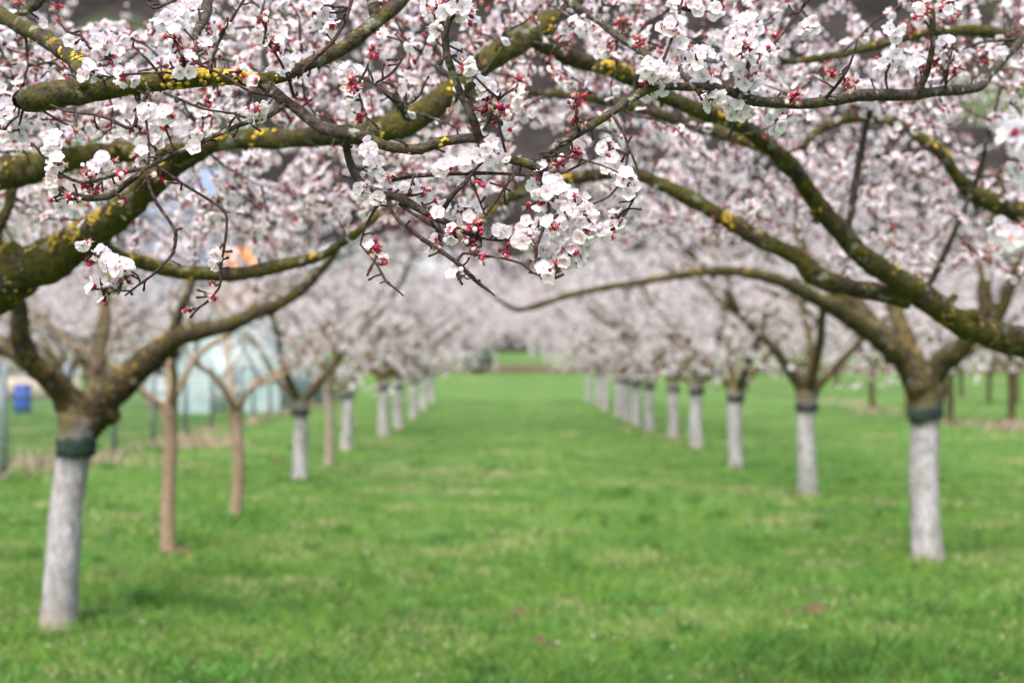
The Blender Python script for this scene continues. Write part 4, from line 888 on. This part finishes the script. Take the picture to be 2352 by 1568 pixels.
std_tree((x, dl, 0), "apricot tree with leaning white trunk and dark green band, nearest in the left-hand row", G_L,
  [([(188, 990, dl, 40), (215, 950, dl, 42), (250, 905, dl - .05, 38), (290, 872, dl - .1, 35), (333, 834, dl - .15, 31), (400, 778, dl - .25, 25), (467, 757, dl - .35, 20), (533, 744, dl - .45, 18), (587, 718, dl - .5, 16), (650, 694, dl - .6, 14), (717, 642, dl - .7, 12), (750, 606, dl - .8, 9), (800, 540, dl - .9, 6)], 260),
   ([(185, 985, dl, 36), (160, 925, dl, 34), (118, 872, dl - .1, 29), (70, 828, dl - .2, 27), (48, 775, dl - .3, 24), (44, 722, dl - .4, 20), (30, 650, dl - .5, 15), (10, 560, dl - .6, 11)], 200),
   ([(95, 850, dl - .1, 24), (20, 800, dl, 22), (-60, 770, dl + .1, 18), (-160, 700, dl + .2, 12), (-260, 600, dl + .4, 7)], 0),
   ([(393, 776, dl - .25, 13), (417, 709, dl - .3, 11), (443, 642, dl - .3, 9), (450, 560, dl - .2, 7), (480, 470, dl - .1, 5)], 0),
   ([(190, 980, dl, 30), (215, 900, dl + .4, 24), (225, 820, dl + .9, 18), (240, 720, dl + 1.4, 13), (250, 600, dl + 1.9, 8)], 0)],
  .09, (.135, 0), M_band, .985, .10, .0, 2.6, 3.9, 420, 51, htr=1.16)
dr = 10.3; x = row_x(2130, dr)
std_tree((x, dr, 0), "apricot tree with upright limewashed trunk and tilted dark green band, nearest in the right-hand row", G_R,
  [([(2122, 900, dr, 36), (2085, 835, dr, 30), (2000, 762, dr - .2, 25), (1930, 715, dr - .4, 21), (1860, 678, dr - .6, 18), (1780, 641, dr - .8, 14), (1680, 622, dr - 1, 12), (1600, 626, dr - 1.2, 10), (1520, 640, dr - 1.3, 9), (1450, 650, dr - 1.4, 8), (1350, 667, dr - 1.5, 7.5), (1250, 697, dr - 1.6, 7), (1190, 711, dr - 1.7, 6), (1150, 690, dr - 1.8, 4), (1110, 665, dr - 1.8, 3)], 150),
   ([(2125, 895, dr, 34), (2160, 835, dr - .1, 28), (2215, 790, dr - .3, 22), (2260, 720, dr - .4, 18), (2262, 640, dr - .4, 15), (2270, 560, dr - .3, 12), (2300, 420, dr, 8)], 0),
   ([(2215, 790, dr - .3, 18), (2290, 730, dr - .5, 15), (2325, 640, dr - .6, 13), (2335, 560, dr - .6, 10), (2350, 450, dr - .6, 7)], 0),
   ([(2118, 890, dr, 30), (2085, 790, dr + .3, 22), (2055, 700, dr + .6, 17), (2040, 620, dr + .9, 13), (2050, 520, dr + 1.2, 8)], 0),
   ([(2125, 880, dr, 28), (2060, 800, dr + .3, 20), (1960, 690, dr + .5, 17), (1860, 600, dr + .6, 13), (1830, 500, dr + .7, 9), (1845, 400, dr + .7, 5)], 0)],
  .103, (.0, 0), M_band, 1.08, .10, .025, 2.8, 4.1, 460, 52, htr=1.3)

# ---- a spray from the near right tree hanging very close to the lens, far out of focus
rng = np.random.default_rng(3); T = R0; T.px = []
b([(2420, 180, 1.45, 7), (2380, 260, 1.42, 6), (2350, 330, 1.40, 5), (2335, 390, 1.38, 3)], name='branch', extra=[CR(2.8, 5.2, 1.95, .03), CR(1.9, 3.6, 2.2, .02), CR(1.1, 2.1, 2.0, .009)])
b([(2420, 600, 1.5, 6), (2360, 560, 1.48, 5), (2300, 530, 1.46, 4), (2270, 515, 1.45, 2)], name='branch', extra=[CR(1.1, 2.1, 2.0, .008), CR(.85, 1.75, 1.75, .005)])
pos = []; 
for (x, y, d, n, rp) in [(2340, 315, 1.38, 4, 30), (2352, 370, 1.38, 3, 30), (2285, 520, 1.45, 2, 10), (2330, 548, 1.46, 4, 16), (2352, 530, 1.46, 4, 14)]:
    for _ in range(n):
        o = rng.normal(size=3); o /= np.linalg.norm(o); pos.append(np.concatenate([P(x, y, d) - T.loc + o * rp / FPX * d, o]))
pos = np.array(pos); g = split_kinds(pos[:, :3], pos[:, 3:] + np.array([0, -.6, 0]), .0135, .12, SET_HI, .4)
o = mesh_obj('blossoms', scatter_mesh('blossoms', g, MATS_N), T.root); o['kind'] = 'stuff'

# ------------------------------------------------------------------ fence, tunnel, barrel, buildings
fr = empty('wire_fence', (-6.1, 17.5, 0), "grey steel wire mesh fence running back along the left side of the orchard", 'fence')
ypos = np.arange(10, 62, 2.5)
for yy in ypos:
    mb = MB(); a = np.array([[0, yy - 17.5, 0], [0, yy - 17.5, 1.38], [0, yy - 17.5, 1.42]]); tube(mb, a, [.042, .042, .03], 10, 0, 0); mb.build('post', [M_post], fr)
mb = MB()
for z in np.linspace(.08, 1.3, 9): mb.box((0.03, (ypos[0] + ypos[-1]) / 2 - 17.5, z), (.007, ypos[-1] - ypos[0], .007))
for yy in np.arange(ypos[0], ypos[-1], .15): mb.box((0.034, yy - 17.5, .69), (.005, .005, 1.22))
mb.build('wire_mesh', [M_wire], fr, False)
# dry grass along the fence and under the bare-trunked trees
rng = np.random.default_rng(21); pts = []
for _ in range(90):
    yy = rng.uniform(14, 52); c = (-6.1 + rng.normal(.15, .12), yy); k = rng.integers(3, 15); pts.append(np.stack([rng.normal(c[0], .12, k), rng.normal(c[1], .25, k)], -1))
for (px, py, n) in [(2325, 985, 300), (2183, 977, 80), (2005, 946, 90), (1960, 930, 60), (1890, 925, 40), (470, 1025, 350), (120, 1065, 220), (210, 1065, 160)]:
    d = dpy(py); xx = row_x(px, d); pts.append(np.stack([rng.normal(xx, .35, n), rng.normal(d, .5, n)], -1))
blades('dry_grass', 0, 0, 0, .06, .20, .006, M_drygrass, pts=np.concatenate(pts), lab="straw-coloured dry grass tufts along the fence and under the back trees")
# white specks: daisies / fallen petals
k = 170; u = rng.random(k); d = 1 / (1 / 5.6 + u * (1 / 16 - 1 / 5.6)); x_ = rng.uniform(-1, 1, k) * (.42 * d)
pos = np.stack([x_, d, gz(x_, d) + rng.uniform(.03, .07, k)], -1); tp = LO[0]
g = [(tp, pos, rotmats(k, np.tile([0, -.2, 1.], (k, 1)), .4), rng.uniform(.004, .008, k))]
tag(mesh_obj('fallen_petals', scatter_mesh('fallen_petals', g, MATS_N)), "tiny white fallen petals scattered in the grass", kind='stuff')

# plastic tunnel (greenhouse)
m, t, bb = newmat("greenhouse_film"); co = nd(t, 'ShaderNodeTexCoord').outputs['Object']; n1 = noise_n(t, co, 1.5, 4)
r = ramp(t, n1.outputs[0], [(.3, (.36, .50, .51)), (.7, (.60, .72, .74))]); t.links.new(r.outputs[0], bb.inputs['Base Color']); bb.inputs['Roughness'].default_value = .7
tr_ = nd(t, 'ShaderNodeBsdfTranslucent'); t.links.new(r.outputs[0], tr_.inputs[0]); mx = nd(t, 'ShaderNodeMixShader'); mx.inputs[0].default_value = .4
t.links.new(bb.outputs[0], mx.inputs[1]); t.links.new(tr_.outputs[0], mx.inputs[2]); t.links.new(mx.outputs[0], t.nodes['Material Output'].inputs[0]); M_film = m
gx, gy, gw, gl, gh = -7.7, 40, 3.0, 10, 2.75
gr = empty('greenhouse', (gx, gy, 0), "pale turquoise plastic tunnel greenhouse beyond the fence on the left", 'greenhouse')
def arch(k, n=16):
    a = math.pi * k / n; return (gw / 2 * math.cos(a) * (1 if True else 1), gh * math.sin(a) ** .75)
mb = MB(); n = 16; ys_ = np.linspace(0, gl, 11); v = []
for yy in ys_:
    for k in range(n + 1):
        xx, zz = arch(k); sag = .03 * math.sin(yy * 2 * math.pi / 1.0 / 1) ; v.append((xx * (1 - .01 * math.cos(yy * 6.28)), yy, zz))
f = [(j * (n + 1) + k, j * (n + 1) + k + 1, (j + 1) * (n + 1) + k + 1, (j + 1) * (n + 1) + k) for j in range(10) for k in range(n)]
mb.add(v, f); mb.build('cover', [M_film], gr)
for yy in (0, gl):
    mb = MB(); v = [(*((arch(k)[0] * .985,)), yy, arch(k)[1] * .985) for k in range(n + 1)]; mb.add(v, [tuple(range(n + 1))]); mb.build('end_wall', [M_film], gr, False)
for yy in np.linspace(0, gl, 6):
    mb = MB(); pp = np.array([(arch(k)[0] * 1.012, yy, arch(k)[1] * 1.012) for k in range(n + 1)]); tube(mb, pp, [.025] * (n + 1), 6); mb.build('hoop', [M_post], gr)
mb = MB(); mb.box((0, -.05, .95), (.9, .04, 1.9)); dr_ = mb.build('door', [M_film], gr, False); mb = MB(); mb.box((.35, -.09, 1.0), (.03, .05, .14)); mb.build('handle', [M_post], dr_, False)
# blue barrel
d = 40; bx = row_x(55, d); br_ = empty('barrel', (bx, d, 0), "blue plastic barrel standing on the grass beyond the fence at the far left", 'barrel')
prof = [(.20, 0), (.24, .03), (.245, .2), (.255, .22), (.245, .24), (.25, .48), (.26, .50), (.25, .52), (.24, .72), (.22, .77), (.20, .78)]
def lathe(name, prof, mat, parent, seg=24):
    mb = MB(); v = [(r_ * math.cos(2 * math.pi * s / seg), r_ * math.sin(2 * math.pi * s / seg), z) for r_, z in prof for s in range(seg)]; n_ = len(prof)
    f = [(k * seg + s, k * seg + (s + 1) % seg, (k + 1) * seg + (s + 1) % seg, (k + 1) * seg + s) for k in range(n_ - 1) for s in range(seg)] + [tuple(range(seg))[::-1], tuple((n_ - 1) * seg + s for s in range(seg))]
    mb.add(v, f); return mb.build(name, [mat], parent)
lathe('drum', prof, M_blue, br_); lathe('lid', [(.235, .775), (.24, .79), (.24, .815), (.22, .82)], M_blue, br_)
# white canister tank
d = 45; tx = row_x(372, d); tk = empty('water_tank', (tx, d, 0), "white plastic water tank between the fence posts left of the greenhouse", 'tank')
mb = MB(); mb.box((0, 0, .55), (.75, .75, .8)); o = mb.build('tank_body', [M_white], tk, False); bv = o.modifiers.new('b', 'BEVEL'); bv.width = .06; bv.segments = 3
mb = MB()
for s1 in (-1, 1):
    for z in (.2, .5, .85): mb.box((0, s1 * .4, z), (.84, .03, .03)); mb.box((s1 * .4, 0, z + .032), (.03, .84, .03))
    for s2 in (-1, 1): mb.box((s1 * .405, s2 * .405, .5), (.035, .035, .96))
mb.build('cage', [M_post], tk, False); mb = MB(); mb.box((0, 0, .075), (.85, .85, .13)); mb.build('pallet', [M_young], tk, False)
# low beige wall
M_wall = mat_simple("beige_render", (.50, .40, .33), .9, 0, .12, 2); M_roof = mat_simple("orange_roof_tiles", (.60, .20, .03), .8, 0, .3, 3)
M_blueg = mat_simple("blue_grey_render", (.13, .185, .27), .8, 0, .15, .8); M_dark = mat_simple("dark_window", (.03, .035, .04), .2); M_slate = mat_simple("pale_sheet_roof", (.42, .50, .54), .5, 0, .15, 1)
wl = empty('garden_wall', (-18.2, 54, 0), "low beige wall behind the blue barrel", 'wall')
mb = MB(); mb.box((0, 0, .45), (4.4, .25, .9)); mb.build('wall', [M_wall], wl, False); mb = MB(); mb.box((0, 0, .93), (4.5, .34, .055)); mb.build('coping', [M_slate], wl, False)
def house(loc, w_, dp, h, rh, wallm, roofm, rz, label, wins):
    hs_ = empty('house', loc, label, 'house'); hs_.rotation_euler = (0, 0, rz)
    mb = MB(); x, y = w_ / 2, dp / 2
    v = [(-x, -y, 0), (x, -y, 0), (x, y, 0), (-x, y, 0), (-x, -y, h), (x, -y, h), (x, y, h), (-x, y, h), (-x, 0, h + rh), (x, 0, h + rh)]
    mb.add(v, [(0, 1, 5, 4), (2, 3, 7, 6), (1, 2, 6, 9, 5), (3, 0, 4, 8, 7)]); mb.build('wall', [wallm], hs_, False)
    e = .4; sl = rh / y; mb = MB(); 
    for s in (-1, 1):
        v = [(-x - e, s * (y + e), h - e * sl + .02), (x + e, s * (y + e), h - e * sl + .02), (x + e, 0, h + rh + .02), (-x - e, 0, h + rh + .02)]
        v += [(a, b_, c_ + .14) for a, b_, c_ in v]; mb.add(v, [(0, 1, 2, 3), (4, 5, 6, 7), (0, 1, 5, 4), (1, 2, 6, 5), (3, 0, 4, 7)])
    rf = mb.build('roof', [roofm], hs_, False)
    mb = MB(); mb.box((x * .5, y * .3, h + rh * .9), (.6, .6, 1.6)); mb.build('chimney', [wallm], rf, False)
    for (wx, wz) in wins:
        mb = MB(); mb.box((wx, -y - .03, wz), (1.2, .08, 1.4)); wn = mb.build('window', [M_white], hs_, False)
        mb = MB(); mb.box((wx, -y - .08, wz), (1.0, .04, 1.2)); mb.build('pane', [M_dark], wn, False)
    mb = MB(); mb.box((-x * .1, -y - .03, 1.05), (1.1, .08, 2.1)); dd = mb.build('door', [M_young], hs_, False)
def gh_(x, y): return float(gz(x, y)) if math.hypot(x, y) < 172 else float(hillz(np.array(x), np.array(y)))
xh = row_x(558, 122); house((xh, 122, float(gz(xh, 122)) - .1), 4.0, 5, 8.0, 2.0, M_wall, M_roof, .25, "house with orange tiled roof glimpsed between the left boughs", [(-1.5, 1.6), (1.4, 1.6), (0, 4.0)])
xh = row_x(430, 150); house((xh, 150, float(gz(xh, 150)) - .2), 9, 8, 15.5, 4.5, M_blueg, M_blueg, -.15, "tall blue-grey building blurred behind the blossom at the upper left", [(-3, 3), (0, 9), (3, 3), (-3, 9), (3, 9), (-3, 13), (3, 13)])
xh = row_x(945, 206); house((xh, 206, gh_(xh, 206) - .8), 11, 8, 2.8, 1.6, M_slate, M_slate, .1, "small shed with pale sheet roof behind the left row's far trees", [(1.8, 1.7)])
# dark evergreens and shrubs behind
M_ever = mat_simple("dark_evergreen_leaf", (.018, .035, .015), .7, .2, .4, 3); M_shrub = mat_simple("green_shrub_leaf", (.03, .10, .04), .7, .2, .3, 3); M_mag = mat_simple("magenta_flower", (.40, .05, .16), .7, .2, .2, 3); M_purple = mat_simple("purple_leaf", (.05, .018, .03), .7, .2, .3, 3)
def bushy(name, loc, rx, rz_, n, leaf, mat, label, cat, trunk_h=.0, mat2=None, share=0., group=None):
    o = empty(name, loc, label, cat, group); p = rng.normal(size=(n, 3)); p /= np.linalg.norm(p, axis=1)[:, None]; rad = rng.random(n) ** .4
    ph = np.array([mnoise.noise(Vector(q * 2.2 + Vector(loc)[0] if False else q * 2.2)) for q in p]); p = p * (rad * (1 + .35 * ph))[:, None] * np.array([rx, rx, rz_]) + np.array([0, 0, trunk_h + rz_])
    R = rotmats(n); s = leaf * rng.uniform(.6, 1.4, n); q = np.array([(-1, 0, 0), (0, -.5, .1), (1, 0, 0), (0, .5, .1)])
    V = (np.einsum('nij,kj->nki', R, q) * s[:, None, None] + p[:, None, :]).reshape(-1, 3); mi = (rng.random(n) < share).astype(int)
    mesh_obj('crown', raw_mesh('crown', V, np.arange(n * 4), np.full(n, 4), [mat, mat2 or mat], mi, False), o)['kind'] = 'stuff'
    mb = MB(); tube(mb, np.array([[0, 0, -.1], [0.03, 0, trunk_h * .6 + .2], [0, .04, trunk_h + rz_]]), [.12 * rx, .10 * rx, .04 * rx], 8, .1); 
    for k in range(5):
        a = 2 * math.pi * k / 5; tube(mb, np.array([[0, 0, trunk_h * .6 + .2], [.4 * rx * math.cos(a), .4 * rx * math.sin(a), trunk_h + rz_ * .8], [.75 * rx * math.cos(a), .75 * rx * math.sin(a), trunk_h + rz_ * 1.2]]), [.05 * rx, .035 * rx, .015 * rx], 5)
    mb.build('trunk', [M_bough2], o); return o
def at_ground(px, d): x = row_x(px, d); return (x, d, float(gz(x, d)))
xp = row_x(975, 212); bushy('purple_tree', (xp, 212, gh_(xp, 212) - .5), 5.0, 4.2, 12000, .3, M_purple, "dark purple-leaved tree with magenta flowers behind the shed", 'tree', 2.6, M_mag, .07)
bushy('evergreen_tree', at_ground(655, 105), 1.9, 5.2, 9000, .18, M_ever, "tall narrow dark evergreen beyond the left boughs", 'tree', 2.5)
bushy('leafy_tree', at_ground(850, 108), 3.8, 3.4, 9000, .2, M_shrub, "rounded yellow-green tree blurred behind the centre twigs", 'tree', 3.2)
bushy('shrub', at_ground(1098, 99), 1.0, .8, 3500, .09, M_shrub, "dark green shrub left of the pale trunk at the lane's far end", 'shrub', .1)
bushy('shrub', at_ground(425, 52), 1.2, 1.0, 3500, .08, M_ever, "dark shrub beside the greenhouse, left of the door", 'shrub', .1)
